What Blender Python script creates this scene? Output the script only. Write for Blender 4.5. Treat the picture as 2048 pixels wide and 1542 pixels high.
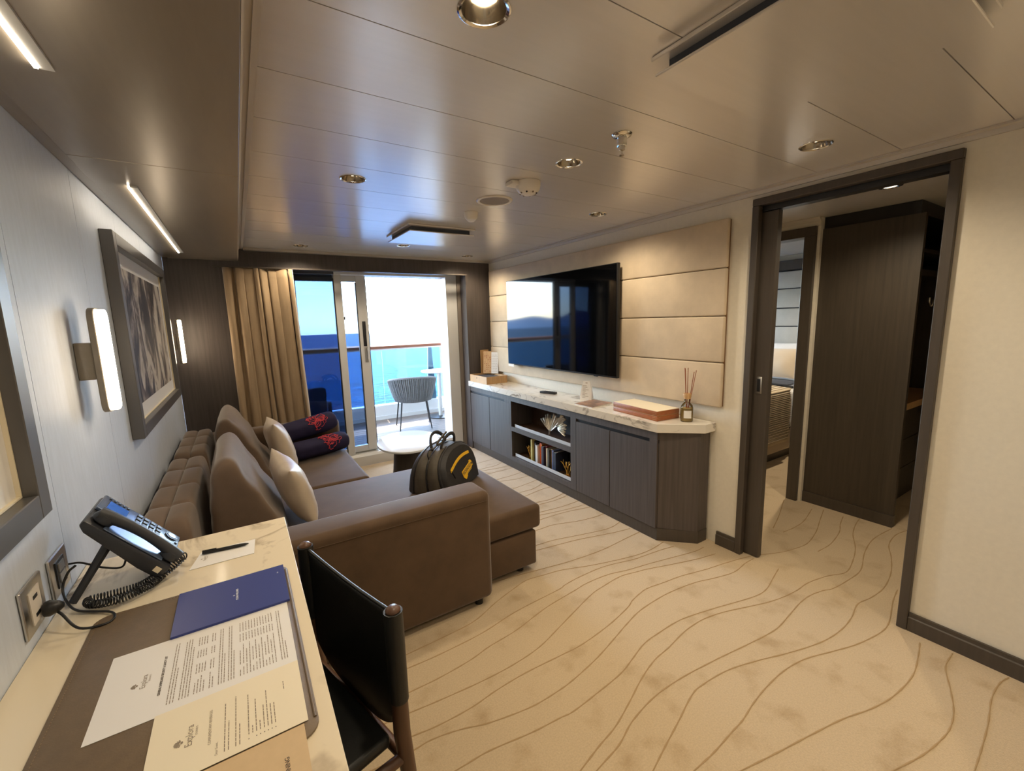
import bpy, bmesh, math, random
from mathutils import Vector, Matrix, noise as mnoise


# light levels
EXPOSURE = 1.40
SKY_STRENGTH = 1.85
CLOUD = (9.0, 9.5, 10.0)
SUN_STRENGTH = 7.0
SPOT = 8.8
LED = 9.0
SCONCE = 8.0
GLASS_TINT = (0.39, 0.46, 0.57)

for o in list(bpy.data.objects):
    bpy.data.objects.remove(o, do_unlink=True)
scene = bpy.context.scene
COL = scene.collection
rnd = random.Random(7)
PI = math.pi

# ------------------------------------------------------------------ camera
def make_camera():
    yaw, pitch, roll, fpx = 0.562844639, 0.151189604, -0.0279365373, 857.825
    cy, sy, cp, sp = math.cos(yaw), math.sin(yaw), math.cos(pitch), math.sin(pitch)
    f = Vector((sy * cp, cy * cp, -sp)); r = Vector((cy, -sy, 0)); u = r.cross(f)
    c, s = math.cos(roll), math.sin(roll)
    r2 = c * r + s * u; u2 = -s * r + c * u
    cam = bpy.data.cameras.new('camera'); cam.sensor_fit = 'HORIZONTAL'; cam.sensor_width = 36.0
    cam.lens = fpx / 2048.0 * 36.0; cam.clip_start = 0.02; cam.clip_end = 40000
    o = bpy.data.objects.new('camera', cam); COL.objects.link(o)
    m = Matrix.Identity(4)
    for i in range(3):
        m[i][0] = r2[i]; m[i][1] = u2[i]; m[i][2] = -f[i]
    m[0][3], m[1][3], m[2][3] = 0, 0, 1.5
    o.matrix_world = m
    scene.camera = o
make_camera()

# ------------------------------------------------------------------ exposure and sampling
vs = scene.view_settings
vs.view_transform = 'Standard'; vs.look = 'None'; vs.gamma = 1.0; vs.use_curve_mapping = False
vs.exposure = EXPOSURE
cy_ = scene.cycles
cy_.use_denoising = True
cy_.max_bounces = 10; cy_.diffuse_bounces = 5; cy_.glossy_bounces = 4; cy_.transmission_bounces = 8
cy_.transparent_max_bounces = 12
cy_.caustics_reflective = False; cy_.caustics_refractive = False
cy_.sample_clamp_indirect = 6.0

# ------------------------------------------------------------------ sky and sun
SHIP_HEEL = math.radians(1.05)                           # the ship leans a little: sea and sky tilt together
SUN_EL, SUN_AZ = math.radians(67), math.radians(9)      # azimuth from +Y towards +X
def make_sky():
    w = bpy.data.worlds.new('sky'); scene.world = w; w.use_nodes = True
    nt = w.node_tree; N = nt.nodes; Lk = nt.links; N.clear()
    out = N.new('ShaderNodeOutputWorld'); bg = N.new('ShaderNodeBackground')
    sky = N.new('ShaderNodeTexSky'); sky.sky_type = 'NISHITA'; sky.sun_disc = False
    sky.sun_elevation = SUN_EL; sky.sun_rotation = SUN_AZ
    sky.air_density = 1.0; sky.dust_density = 0.7; sky.ozone_density = 1.3
    tc = N.new('ShaderNodeTexCoord'); mp = N.new('ShaderNodeMapping'); mp.inputs['Scale'].default_value = (2.6, 2.6, 9.0)
    nz = N.new('ShaderNodeTexNoise'); nz.inputs['Scale'].default_value = 1.6; nz.inputs['Detail'].default_value = 8
    nz.inputs['Roughness'].default_value = 0.62
    rp = N.new('ShaderNodeValToRGB'); rp.color_ramp.elements[0].position = 0.52; rp.color_ramp.elements[1].position = 0.74
    mix = N.new('ShaderNodeMixRGB'); mix.inputs[2].default_value = (CLOUD[0], CLOUD[1], CLOUD[2], 1)
    mul = N.new('ShaderNodeMath'); mul.operation = 'MULTIPLY'; mul.inputs[1].default_value = 0.55
    heel = N.new('ShaderNodeMapping'); heel.vector_type = 'VECTOR'; heel.inputs['Rotation'].default_value = (SHIP_HEEL, 0, 0)
    Lk.new(tc.outputs['Generated'], heel.inputs['Vector']); Lk.new(heel.outputs['Vector'], sky.inputs['Vector'])
    Lk.new(heel.outputs['Vector'], mp.inputs['Vector']); Lk.new(mp.outputs['Vector'], nz.inputs['Vector'])
    Lk.new(nz.outputs['Fac'], rp.inputs['Fac']); Lk.new(rp.outputs['Color'], mul.inputs[0])
    Lk.new(mul.outputs[0], mix.inputs[0]); Lk.new(sky.outputs['Color'], mix.inputs[1])
    hs = N.new('ShaderNodeHueSaturation'); hs.inputs['Saturation'].default_value = 0.82
    Lk.new(mix.outputs['Color'], hs.inputs['Color']); Lk.new(hs.outputs['Color'], bg.inputs['Color']); bg.inputs['Strength'].default_value = SKY_STRENGTH
    Lk.new(bg.outputs['Background'], out.inputs['Surface'])
    sun = bpy.data.lights.new('sun', 'SUN'); sun.energy = SUN_STRENGTH; sun.angle = math.radians(0.6); sun.color = (1, 0.95, 0.86)
    so = bpy.data.objects.new('sun', sun); COL.objects.link(so)
    d = Vector((math.sin(SUN_AZ) * math.cos(SUN_EL), math.cos(SUN_AZ) * math.cos(SUN_EL), math.sin(SUN_EL)))
    so.rotation_euler = d.to_track_quat('Z', 'Y').to_euler(); so.location = (6, 12, 20)
    def portal(name, loc, sx, sz):
        a = bpy.data.lights.new(name, 'AREA'); a.shape = 'RECTANGLE'; a.size = sx; a.size_y = sz
        a.cycles.is_portal = True
        ao = bpy.data.objects.new(name, a); COL.objects.link(ao); ao.location = loc
        ao.rotation_euler = (-PI / 2, 0, 0)          # faces -Y, into the room
    portal('balcony_door_portal', (1.3, 4.86, 1.05), 1.9, 2.0)
    portal('bedroom_window_portal', (4.9, 4.86, 1.15), 1.7, 1.7)
make_sky()

# ------------------------------------------------------------------ helpers
def new_mesh_obj(name, me, mat=None, parent=None, loc=(0, 0, 0)):
    o = bpy.data.objects.new(name, me); COL.objects.link(o)
    if mat is not None and len(me.materials) == 0:
        me.materials.append(mat)
    o.location = loc
    if parent is not None:
        o.parent = parent
    return o

def tag(o, label=None, cat=None, group=None, kind=None):
    if label: o['label'] = label
    if cat: o['category'] = cat
    if group: o['group'] = group
    if kind: o['kind'] = kind
    return o

def thing(name, loc, label=None, cat=None, group=None, kind=None, rz=0.0):
    o = bpy.data.objects.new(name, None); COL.objects.link(o); o.empty_display_size = 0.05
    o.location = loc; o.rotation_euler = (0, 0, rz)
    return tag(o, label, cat, group, kind)

def world_loc(o):
    v = Vector((0, 0, 0))
    while o is not None:
        v = v + Vector(o.location); o = o.parent
    return v

class MB:
    """collects shapes, in world coordinates, into one mesh"""
    def __init__(self):
        self.bm = bmesh.new(); self.uv = False
    def _xf(self, verts, M):
        if M is not None:
            bmesh.ops.transform(self.bm, matrix=M, verts=verts)
    def merge(self, other, M=None):
        me = bpy.data.meshes.new('tmp'); other.to_mesh(me); other.free()
        n = len(self.bm.verts); self.bm.from_mesh(me); bpy.data.meshes.remove(me)
        self.bm.verts.ensure_lookup_table()
        self._xf(self.bm.verts[n:], M)
        return self
    def box(self, a, b, bev=0.0, seg=2, M=None):
        bm = bmesh.new(); bmesh.ops.create_cube(bm, size=1.0)
        s = [abs(b[i] - a[i]) for i in range(3)]; c = [(a[i] + b[i]) / 2 for i in range(3)]
        for v in bm.verts:
            v.co = Vector((v.co.x * s[0], v.co.y * s[1], v.co.z * s[2]))
        if bev > 0:
            bmesh.ops.bevel(bm, geom=list(bm.edges), offset=min(bev, min(s) * 0.49), segments=seg, profile=0.5, affect='EDGES', clamp_overlap=True)
        for v in bm.verts:
            v.co += Vector(c)
        return self.merge(bm, M)
    def prism(self, poly, h0, h1, axis='z', bev=0.0, seg=2, M=None):
        """polygon in the plane across axis, extruded from h0 to h1. axis z: (x,y); y: (x,z); x: (y,z)"""
        bm = bmesh.new()
        def P(p, h):
            return {'z': (p[0], p[1], h), 'y': (p[0], h, p[1]), 'x': (h, p[0], p[1])}[axis]
        lo = [bm.verts.new(P(p, h0)) for p in poly]; hi = [bm.verts.new(P(p, h1)) for p in poly]
        n = len(poly)
        bm.faces.new(lo); bm.faces.new(hi)
        for i in range(n):
            bm.faces.new((lo[i], lo[(i + 1) % n], hi[(i + 1) % n], hi[i]))
        bmesh.ops.recalc_face_normals(bm, faces=list(bm.faces))
        if bev > 0:
            bmesh.ops.bevel(bm, geom=list(bm.edges), offset=bev, segments=seg, profile=0.5, affect='EDGES', clamp_overlap=True)
        return self.merge(bm, M)
    def lathe(self, prof, seg=32, M=None, close=False):
        bm = bmesh.new(); rings = []
        for r, z in prof:
            if r < 1e-6:
                rings.append([bm.verts.new((0, 0, z))])
            else:
                rings.append([bm.verts.new((r * math.cos(2 * PI * k / seg), r * math.sin(2 * PI * k / seg), z)) for k in range(seg)])
        prs = list(zip(rings[:-1], rings[1:])) + ([(rings[-1], rings[0])] if close else [])
        for A, B in prs:
            for k in range(seg):
                q = [A[k % len(A)], A[(k + 1) % len(A)], B[(k + 1) % len(B)], B[k % len(B)]]
                u = []
                for v in q:
                    if v not in u: u.append(v)
                if len(u) > 2:
                    try: bm.faces.new(u)
                    except ValueError: pass
        bmesh.ops.recalc_face_normals(bm, faces=list(bm.faces))
        return self.merge(bm, M)
    def tube(self, pts, r, seg=8, cap=True, M=None):
        pts = [Vector(p) for p in pts]; n = len(pts)
        rr = r if isinstance(r, (list, tuple)) else [r] * n
        bm = bmesh.new(); rings = []
        t0 = (pts[1] - pts[0]).normalized()
        a = Vector((0, 0, 1)) if abs(t0.z) < 0.9 else Vector((1, 0, 0))
        nrm = (a - t0 * a.dot(t0)).normalized()
        for i in range(n):
            if i == 0: t = pts[1] - pts[0]
            elif i == n - 1: t = pts[-1] - pts[-2]
            else: t = pts[i + 1] - pts[i - 1]
            t.normalize()
            nrm = nrm - t * nrm.dot(t)
            if nrm.length < 1e-5: nrm = t.orthogonal()
            nrm.normalize(); bi = t.cross(nrm)
            rings.append([bm.verts.new(pts[i] + (nrm * math.cos(2 * PI * k / seg) + bi * math.sin(2 * PI * k / seg)) * rr[i]) for k in range(seg)])
        for A, B in zip(rings[:-1], rings[1:]):
            for k in range(seg):
                bm.faces.new((A[k], A[(k + 1) % seg], B[(k + 1) % seg], B[k]))
        if cap:
            bm.faces.new(rings[0]); bm.faces.new(rings[-1])
        bmesh.ops.recalc_face_normals(bm, faces=list(bm.faces))
        return self.merge(bm, M)
    def cyl(self, p0, p1, r, seg=20, M=None):
        return self.tube([p0, p1], r, seg, True, M)
    def grid(self, fn, nu, nv, M=None, closed_u=False):
        bm = bmesh.new()
        V = [[bm.verts.new(fn(i / nu, j / nv)) for j in range(nv + 1)] for i in range(nu + (0 if closed_u else 1))]
        for i in range(nu):
            A = V[i]; B = V[(i + 1) % len(V)]
            for j in range(nv):
                bm.faces.new((A[j], B[j], B[j + 1], A[j + 1]))
        return self.merge(bm, M)
    def quad(self, a, b, c, d, M=None):
        bm = bmesh.new(); bm.faces.new([bm.verts.new(p) for p in (a, b, c, d)])
        return self.merge(bm, M)
    def ball(self, c, r, M=None, sc=(1, 1, 1), sub=2):
        bm = bmesh.new(); bmesh.ops.create_icosphere(bm, subdivisions=sub, radius=1.0)
        for v in bm.verts:
            v.co = Vector((v.co.x * r * sc[0] + c[0], v.co.y * r * sc[1] + c[1], v.co.z * r * sc[2] + c[2]))
        return self.merge(bm, M)
    def build(self, name, mat, parent=None, smooth=None, loc=None, local=False):
        """verts are world coordinates unless local; smooth = auto-smooth angle in degrees"""
        me = bpy.data.meshes.new(name)
        off = Vector((0, 0, 0))
        if parent is not None and not local:
            off = world_loc(parent)
        if loc is not None and not local:
            off = off + (Vector(loc) - off if parent is None else Vector((0, 0, 0)))
        for v in self.bm.verts:
            v.co -= off
        bmesh.ops.recalc_face_normals(self.bm, faces=list(self.bm.faces))
        self.bm.to_mesh(me); self.bm.free()
        if smooth is not None:
            me.polygons.foreach_set('use_smooth', [True] * len(me.polygons))
            try: me.set_sharp_from_angle(angle=math.radians(smooth))
            except Exception: pass
        o = new_mesh_obj(name, me, mat, parent)
        if loc is not None and parent is None:
            o.location = loc
        return o

def box(name, a, b, mat, parent=None, bev=0.0, seg=2):
    sm = 35 if bev > 0 else None
    return MB().box(a, b, bev, seg).build(name, mat, parent, sm)

def copy_tree(o, parent=None):
    c = o.copy(); COL.objects.link(c)
    if parent is not None:
        c.parent = parent
    for ch in list(o.children):
        copy_tree(ch, c)
    return c

def catmull(pts, n=6):
    P = [Vector(p) for p in pts]; out = []
    for i in range(len(P) - 1):
        p0 = P[i - 1] if i > 0 else P[0] * 2 - P[1]
        p1, p2 = P[i], P[i + 1]
        p3 = P[i + 2] if i + 2 < len(P) else P[-1] * 2 - P[-2]
        for k in range(n):
            t = k / n
            out.append(0.5 * ((2 * p1) + (-p0 + p2) * t + (2 * p0 - 5 * p1 + 4 * p2 - p3) * t * t + (-p0 + 3 * p1 - 3 * p2 + p3) * t ** 3))
    out.append(P[-1]); return out

def text_bm(s, size, bold=0.0, extrude=0.0):
    cu = bpy.data.curves.new('t', 'FONT'); cu.body = s; cu.size = size; cu.align_x = 'CENTER'; cu.align_y = 'CENTER'
    cu.extrude = extrude; cu.offset = bold; cu.resolution_u = 3
    o = bpy.data.objects.new('t', cu); COL.objects.link(o)
    dg = bpy.context.evaluated_depsgraph_get(); dg.update()
    me = bpy.data.meshes.new_from_object(o.evaluated_get(dg))
    bm = bmesh.new(); bm.from_mesh(me)
    bpy.data.objects.remove(o, do_unlink=True); bpy.data.curves.remove(cu); bpy.data.meshes.remove(me)
    return bm

# ------------------------------------------------------------------ materials
def srgb(r, g, b):
    f = lambda c: (c / 255 / 12.92) if c / 255 <= 0.04045 else ((c / 255 + 0.055) / 1.055) ** 2.4
    return (f(r), f(g), f(b))

def mat(name, col, rough=0.5, metal=0.0, spec=0.5, var=None, bump=None, coat=0.0, sheen=0.0, alpha=None, emit=None):
    """var = (scale xyz, amount, detail): lighter/darker mottling; bump = (scale xyz, strength)"""
    m = bpy.data.materials.new(name); m.use_nodes = True
    nt = m.node_tree; N = nt.nodes; Lk = nt.links
    b = N['Principled BSDF']
    b.inputs['Base Color'].default_value = (*col, 1); b.inputs['Roughness'].default_value = rough
    b.inputs['Metallic'].default_value = metal; b.inputs['Specular IOR Level'].default_value = spec
    if coat: b.inputs['Coat Weight'].default_value = coat; b.inputs['Coat Roughness'].default_value = 0.08
    if sheen: b.inputs['Sheen Weight'].default_value = sheen; b.inputs['Sheen Roughness'].default_value = 0.4
    if emit: b.inputs['Emission Color'].default_value = (*emit[0], 1); b.inputs['Emission Strength'].default_value = emit[1]
    tc = N.new('ShaderNodeTexCoord')
    def tex(sc, detail):
        mp = N.new('ShaderNodeMapping'); mp.inputs['Scale'].default_value = sc if isinstance(sc, (tuple, list)) else (sc, sc, sc)
        nz = N.new('ShaderNodeTexNoise'); nz.inputs['Scale'].default_value = 1.0; nz.inputs['Detail'].default_value = detail
        nz.inputs['Roughness'].default_value = 0.6
        Lk.new(tc.outputs['Object'], mp.inputs['Vector']); Lk.new(mp.outputs['Vector'], nz.inputs['Vector'])
        return nz
    if var:
        nz = tex(var[0], var[2] if len(var) > 2 else 4)
        rp = N.new('ShaderNodeValToRGB'); rp.color_ramp.elements[0].position = 0.3; rp.color_ramp.elements[1].position = 0.7
        a = var[1]
        lo = tuple(c * (1 - a) for c in col) if len(var) < 4 else var[3]
        hi = tuple(min(1, c * (1 + a)) for c in col)
        rp.color_ramp.elements[0].color = (*lo, 1); rp.color_ramp.elements[1].color = (*hi, 1)
        Lk.new(nz.outputs['Fac'], rp.inputs['Fac']); Lk.new(rp.outputs['Color'], b.inputs['Base Color'])
    if bump:
        nz = tex(bump[0], 3); bp = N.new('ShaderNodeBump'); bp.inputs['Strength'].default_value = bump[1]; bp.inputs['Distance'].default_value = 0.004
        Lk.new(nz.outputs['Fac'], bp.inputs['Height']); Lk.new(bp.outputs['Normal'], b.inputs['Normal'])
    return m

def marble(name, base, vein, scale=2.2, rough=0.12):
    m = mat(name, base, rough); nt = m.node_tree; N = nt.nodes; Lk = nt.links; b = N['Principled BSDF']
    tc = N.new('ShaderNodeTexCoord')
    mp = N.new('ShaderNodeMapping'); mp.inputs['Scale'].default_value = (scale, scale * 0.55, scale); mp.inputs['Rotation'].default_value = (0.2, 0.1, 0.6)
    nz = N.new('ShaderNodeTexNoise'); nz.inputs['Scale'].default_value = 1.3; nz.inputs['Detail'].default_value = 7; nz.inputs['Distortion'].default_value = 1.4
    sb = N.new('ShaderNodeMath'); sb.operation = 'SUBTRACT'; sb.inputs[1].default_value = 0.5
    ab = N.new('ShaderNodeMath'); ab.operation = 'ABSOLUTE'
    rp = N.new('ShaderNodeValToRGB'); rp.color_ramp.elements[0].position = 0.0; rp.color_ramp.elements[1].position = 0.035
    rp.color_ramp.elements[0].color = (1, 1, 1, 1); rp.color_ramp.elements[1].color = (0, 0, 0, 1)
    nz2 = N.new('ShaderNodeTexNoise'); nz2.inputs['Scale'].default_value = 2.0; nz2.inputs['Detail'].default_value = 4
    rp2 = N.new('ShaderNodeValToRGB'); rp2.color_ramp.elements[0].position = 0.45; rp2.color_ramp.elements[1].position = 0.68
    mul = N.new('ShaderNodeMath'); mul.operation = 'MULTIPLY'
    mix = N.new('ShaderNodeMixRGB'); mix.inputs[1].default_value = (*base, 1); mix.inputs[2].default_value = (*vein, 1)
    Lk.new(tc.outputs['Object'], mp.inputs['Vector']); Lk.new(mp.outputs['Vector'], nz.inputs['Vector']); Lk.new(mp.outputs['Vector'], nz2.inputs['Vector'])
    Lk.new(nz.outputs['Fac'], sb.inputs[0]); Lk.new(sb.outputs[0], ab.inputs[0]); Lk.new(ab.outputs[0], rp.inputs['Fac'])
    Lk.new(nz2.outputs['Fac'], rp2.inputs['Fac']); Lk.new(rp.outputs['Color'], mul.inputs[0]); Lk.new(rp2.outputs['Color'], mul.inputs[1])
    Lk.new(mul.outputs[0], mix.inputs[0]); Lk.new(mix.outputs['Color'], b.inputs['Base Color'])
    return m

def glass(name, tint, refl=1.0, rough=0.0):
    """thin pane: tinted straight-through transmission plus fresnel reflection"""
    m = bpy.data.materials.new(name); m.use_nodes = True
    nt = m.node_tree; N = nt.nodes; Lk = nt.links; N.clear()
    out = N.new('ShaderNodeOutputMaterial'); tr = N.new('ShaderNodeBsdfTransparent'); tr.inputs['Color'].default_value = (*tint, 1)
    gl = N.new('ShaderNodeBsdfGlossy'); gl.inputs['Roughness'].default_value = rough
    fr = N.new('ShaderNodeFresnel'); fr.inputs['IOR'].default_value = 1.45
    mx = N.new('ShaderNodeMixShader')
    Lk.new(fr.outputs['Fac'], mx.inputs[0]); Lk.new(tr.outputs[0], mx.inputs[1]); Lk.new(gl.outputs[0], mx.inputs[2])
    Lk.new(mx.outputs[0], out.inputs['Surface'])
    return m

def emitter(name, col, strength):
    m = bpy.data.materials.new(name); m.use_nodes = True
    nt = m.node_tree; N = nt.nodes; N.clear()
    out = N.new('ShaderNodeOutputMaterial'); e = N.new('ShaderNodeEmission')
    e.inputs['Color'].default_value = (*col, 1); e.inputs['Strength'].default_value = strength
    nt.links.new(e.outputs[0], out.inputs['Surface'])
    return m

M = {}
M['wall_fabric'] = mat('wall_fabric', srgb(206, 215, 230), 0.5, var=((60, 60, 9), 0.05, 5), bump=((220, 220, 60), 0.06))
M['cream'] = mat('cream_wall', srgb(224, 216, 198), 0.65, var=((40, 40, 40), 0.03), bump=((200, 200, 200), 0.05))
M['ceiling'] = mat('ceiling_panel', srgb(220, 214, 206), 0.24, metal=0.25, spec=0.7, var=((1.5, 30, 1), 0.02))
M['soffit'] = mat('soffit_panel', srgb(148, 138, 124), 0.28, metal=0.3, var=((30, 4, 30), 0.05))
M['trim_light'] = mat('pale_trim', srgb(198, 190, 178), 0.4)
M['dark_wood'] = mat('dark_wood', srgb(79, 71, 67), 0.5, var=((55, 55, 2.2), 0.22, 6), bump=((140, 140, 5), 0.08))
M['darker_wood'] = mat('darker_wood', srgb(62, 54, 44), 0.5, var=((50, 50, 2.0), 0.22, 6), bump=((140, 140, 5), 0.08))
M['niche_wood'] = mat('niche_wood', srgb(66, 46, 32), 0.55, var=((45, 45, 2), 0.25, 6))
M['frame_dark'] = mat('dark_frame', srgb(72, 64, 56), 0.45, var=((60, 60, 3), 0.12, 5))
M['carpet'] = None
M['groove'] = mat('carpet_groove', srgb(170, 144, 108), 0.95, spec=0.1)
M['sofa'] = mat('brown_velour', srgb(87, 68, 50), 0.75, spec=0.25, var=((7, 7, 7), 0.16, 5), bump=((160, 160, 160), 0.05), sheen=0.35)
M['sofa_light'] = mat('taupe_velour', srgb(108, 90, 75), 0.75, spec=0.25, var=((7, 7, 7), 0.12, 5), bump=((160, 160, 160), 0.05), sheen=0.4)
M['pillow'] = mat('champagne_satin', srgb(196, 180, 158), 0.38, spec=0.5, var=((9, 9, 9), 0.08, 4), bump=((14, 22, 14), 0.5), sheen=0.3)
M['navy'] = mat('navy_cloth', srgb(40, 36, 62), 0.8, spec=0.2, var=((9, 9, 9), 0.15), bump=((120, 120, 120), 0.08))
M['red'] = mat('red_thread', srgb(196, 58, 70), 0.7)
M['curtain'] = mat('curtain_velvet', srgb(158, 135, 106), 0.7, spec=0.3, var=((40, 40, 6), 0.12, 5), bump=((80, 80, 20), 0.1), sheen=0.4)
M['curtain_edge'] = mat('curtain_lining', srgb(220, 208, 190), 0.8)
M['suede'] = mat('beige_suede', srgb(206, 188, 162), 0.75, spec=0.25, var=((6, 6, 6), 0.10, 8), bump=((90, 90, 90), 0.05), sheen=0.2)
M['groove_dark'] = mat('panel_backing', srgb(120, 88, 56), 0.7)
M['marble'] = marble('cream_marble', srgb(232, 218, 190), srgb(120, 92, 62), 2.4)
M['marble_white'] = marble('white_marble', srgb(226, 220, 208), srgb(112, 98, 84), 3.6)
M['table_white'] = mat('white_lacquer', srgb(226, 230, 232), 0.18)
M['white_metal'] = mat('white_metal', srgb(206, 205, 202), 0.35)
M['grey_metal'] = mat('grey_metal', srgb(160, 158, 154), 0.35, metal=0.2)
M['black'] = mat('black_plastic', srgb(22, 22, 24), 0.4)
M['black_gloss'] = mat('black_gloss', srgb(6, 7, 9), 0.05, spec=0.28)
M['chrome'] = mat('chrome', srgb(225, 222, 215), 0.12, metal=1.0)
M['chrome_soft'] = mat('soft_chrome', srgb(200, 196, 188), 0.28, metal=1.0)
M['brass'] = mat('aged_gold', srgb(196, 150, 72), 0.28, metal=1.0, var=((30, 30, 30), 0.2))
M['silver_leaf'] = mat('silver_leaf', srgb(216, 204, 184), 0.35, metal=0.85, var=((40, 40, 40), 0.1))
M['leather_black'] = mat('black_leather', srgb(24, 25, 24), 0.42, var=((50, 50, 50), 0.2), bump=((260, 260, 260), 0.12))
M['leather_taupe'] = mat('taupe_leather', srgb(112, 94, 72), 0.5, var=((40, 40, 40), 0.08), bump=((300, 300, 300), 0.1))
M['walnut'] = mat('walnut', srgb(86, 58, 40), 0.38, var=((30, 30, 6), 0.2, 5))
M['phone_body'] = mat('phone_dark', srgb(50, 52, 58), 0.38)
M['phone_face'] = mat('phone_face', srgb(92, 108, 134), 0.30, metal=0.3)
M['paper'] = mat('white_paper', srgb(232, 229, 224), 0.7)
M['cream_paper'] = mat('cream_paper', srgb(236, 224, 196), 0.7)
M['tan_card'] = mat('tan_card', srgb(206, 178, 136), 0.65, var=((60, 60, 60), 0.03))
M['blue_card'] = mat('blue_cover', srgb(44, 58, 128), 0.42)
M['ink'] = mat('grey_ink', srgb(142, 128, 110), 0.8)
M['ink_dark'] = mat('dark_ink', srgb(80, 70, 60), 0.8)
M['white_ink'] = mat('white_ink', srgb(232, 234, 240), 0.6)
M['tan_leather'] = mat('saddle_leather', srgb(158, 92, 50), 0.45, var=((40, 40, 40), 0.12), bump=((200, 200, 200), 0.1))
M['light_wood'] = mat('light_wood', srgb(196, 156, 108), 0.55, var=((60, 60, 4), 0.14, 6))
M['oak_rail'] = mat('teak_rail', srgb(112, 62, 34), 0.5, var=((4, 50, 50), 0.15, 5))
M['deck'] = mat('teak_deck', srgb(124, 110, 98), 0.7, var=((3, 40, 40), 0.14, 5))
M['bag_black'] = mat('bag_nylon', srgb(42, 40, 40), 0.6, var=((60, 60, 60), 0.12), bump=((300, 300, 300), 0.15))
M['bag_brown'] = mat('bag_webbing', srgb(74, 66, 54), 0.6, var=((60, 60, 60), 0.1), bump=((300, 300, 300), 0.15))
M['yellow'] = mat('yellow_zip', srgb(238, 186, 40), 0.5)
M['rope'] = mat('grey_rope', srgb(112, 112, 112), 0.75, var=((20, 20, 90), 0.15))
M['plastic_white'] = mat('white_plastic', srgb(226, 218, 206), 0.4)
M['speaker_mesh'] = mat('speaker_mesh', srgb(150, 138, 124), 0.7, bump=((900, 900, 900), 0.3))
M['linen'] = mat('white_linen', srgb(226, 224, 222), 0.75, var=((6, 6, 6), 0.04), bump=((12, 12, 12), 0.3))
M['linen_beige'] = mat('beige_linen', srgb(206, 190, 168), 0.75, bump=((14, 14, 14), 0.3))
M['throw'] = mat('striped_throw', srgb(206, 190, 162), 0.85, bump=((120, 120, 120), 0.3))
M['throw_rib'] = mat('throw_rib', srgb(148, 130, 104), 0.85)
M['slate'] = mat('slate_cloth', srgb(70, 74, 84), 0.8)
M['head_panel'] = mat('headboard_cloth', srgb(196, 194, 188), 0.75, var=((7, 7, 7), 0.06, 6))
M['glass_tint'] = glass('tinted_glass', GLASS_TINT)
M['glass_rail'] = glass('rail_glass', (0.66, 0.80, 0.88))
M['glass_clear'] = glass('clear_glass', (0.93, 0.95, 0.95))
M['liquid'] = mat('amber_oil', srgb(206, 172, 100), 0.12)
M['lamp_dim'] = emitter('lamp_dim', (1.0, 0.86, 0.66), 0.8)
M['stitch'] = mat('taupe_thread', srgb(138, 118, 92), 0.8)
M['taupe_metal'] = mat('taupe_metal', srgb(128, 118, 108), 0.4)
M['led_warm'] = emitter('led_warm', (1.0, 0.86, 0.66), LED)
M['sconce_glow'] = emitter('sconce_glow', (1.0, 0.80, 0.56), SCONCE)
M['lamp_glow'] = emitter('lamp_glow', (1.0, 0.86, 0.64), 14.0)
M['reflector'] = mat('lamp_reflector', srgb(150, 136, 116), 0.16, metal=1.0)

def carpet_material():
    m = mat('carpet', srgb(196, 172, 138), 0.95, spec=0.1, sheen=0.25); nt = m.node_tree; N = nt.nodes; Lk = nt.links; b = N['Principled BSDF']
    tc = N.new('ShaderNodeTexCoord')
    def nz(scale, det, lo, hi, c0, c1):
        n = N.new('ShaderNodeTexNoise'); n.inputs['Scale'].default_value = scale; n.inputs['Detail'].default_value = det
        r = N.new('ShaderNodeValToRGB'); r.color_ramp.elements[0].position = lo; r.color_ramp.elements[1].position = hi
        r.color_ramp.elements[0].color = c0; r.color_ramp.elements[1].color = c1
        Lk.new(tc.outputs['Object'], n.inputs['Vector']); Lk.new(n.outputs['Fac'], r.inputs['Fac']); return r
    a = nz(6.5, 4, 0.28, 0.46, (*srgb(182, 159, 126), 1), (*srgb(200, 179, 148), 1))   # pressed pile patches
    f = nz(160, 3, 0.2, 0.8, (0.82, 0.82, 0.82, 1), (1.1, 1.1, 1.1, 1))
    mx = N.new('ShaderNodeMixRGB'); mx.blend_type = 'MULTIPLY'; mx.inputs[0].default_value = 0.8
    Lk.new(a.outputs['Color'], mx.inputs[1]); Lk.new(f.outputs['Color'], mx.inputs[2]); Lk.new(mx.outputs['Color'], b.inputs['Base Color'])
    n3 = N.new('ShaderNodeTexNoise'); n3.inputs['Scale'].default_value = 330; bp = N.new('ShaderNodeBump'); bp.inputs['Strength'].default_value = 0.35; bp.inputs['Distance'].default_value = 0.004
    Lk.new(tc.outputs['Object'], n3.inputs['Vector']); Lk.new(n3.outputs['Fac'], bp.inputs['Height']); Lk.new(bp.outputs['Normal'], b.inputs['Normal'])
    return m
M['carpet'] = carpet_material()

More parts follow.
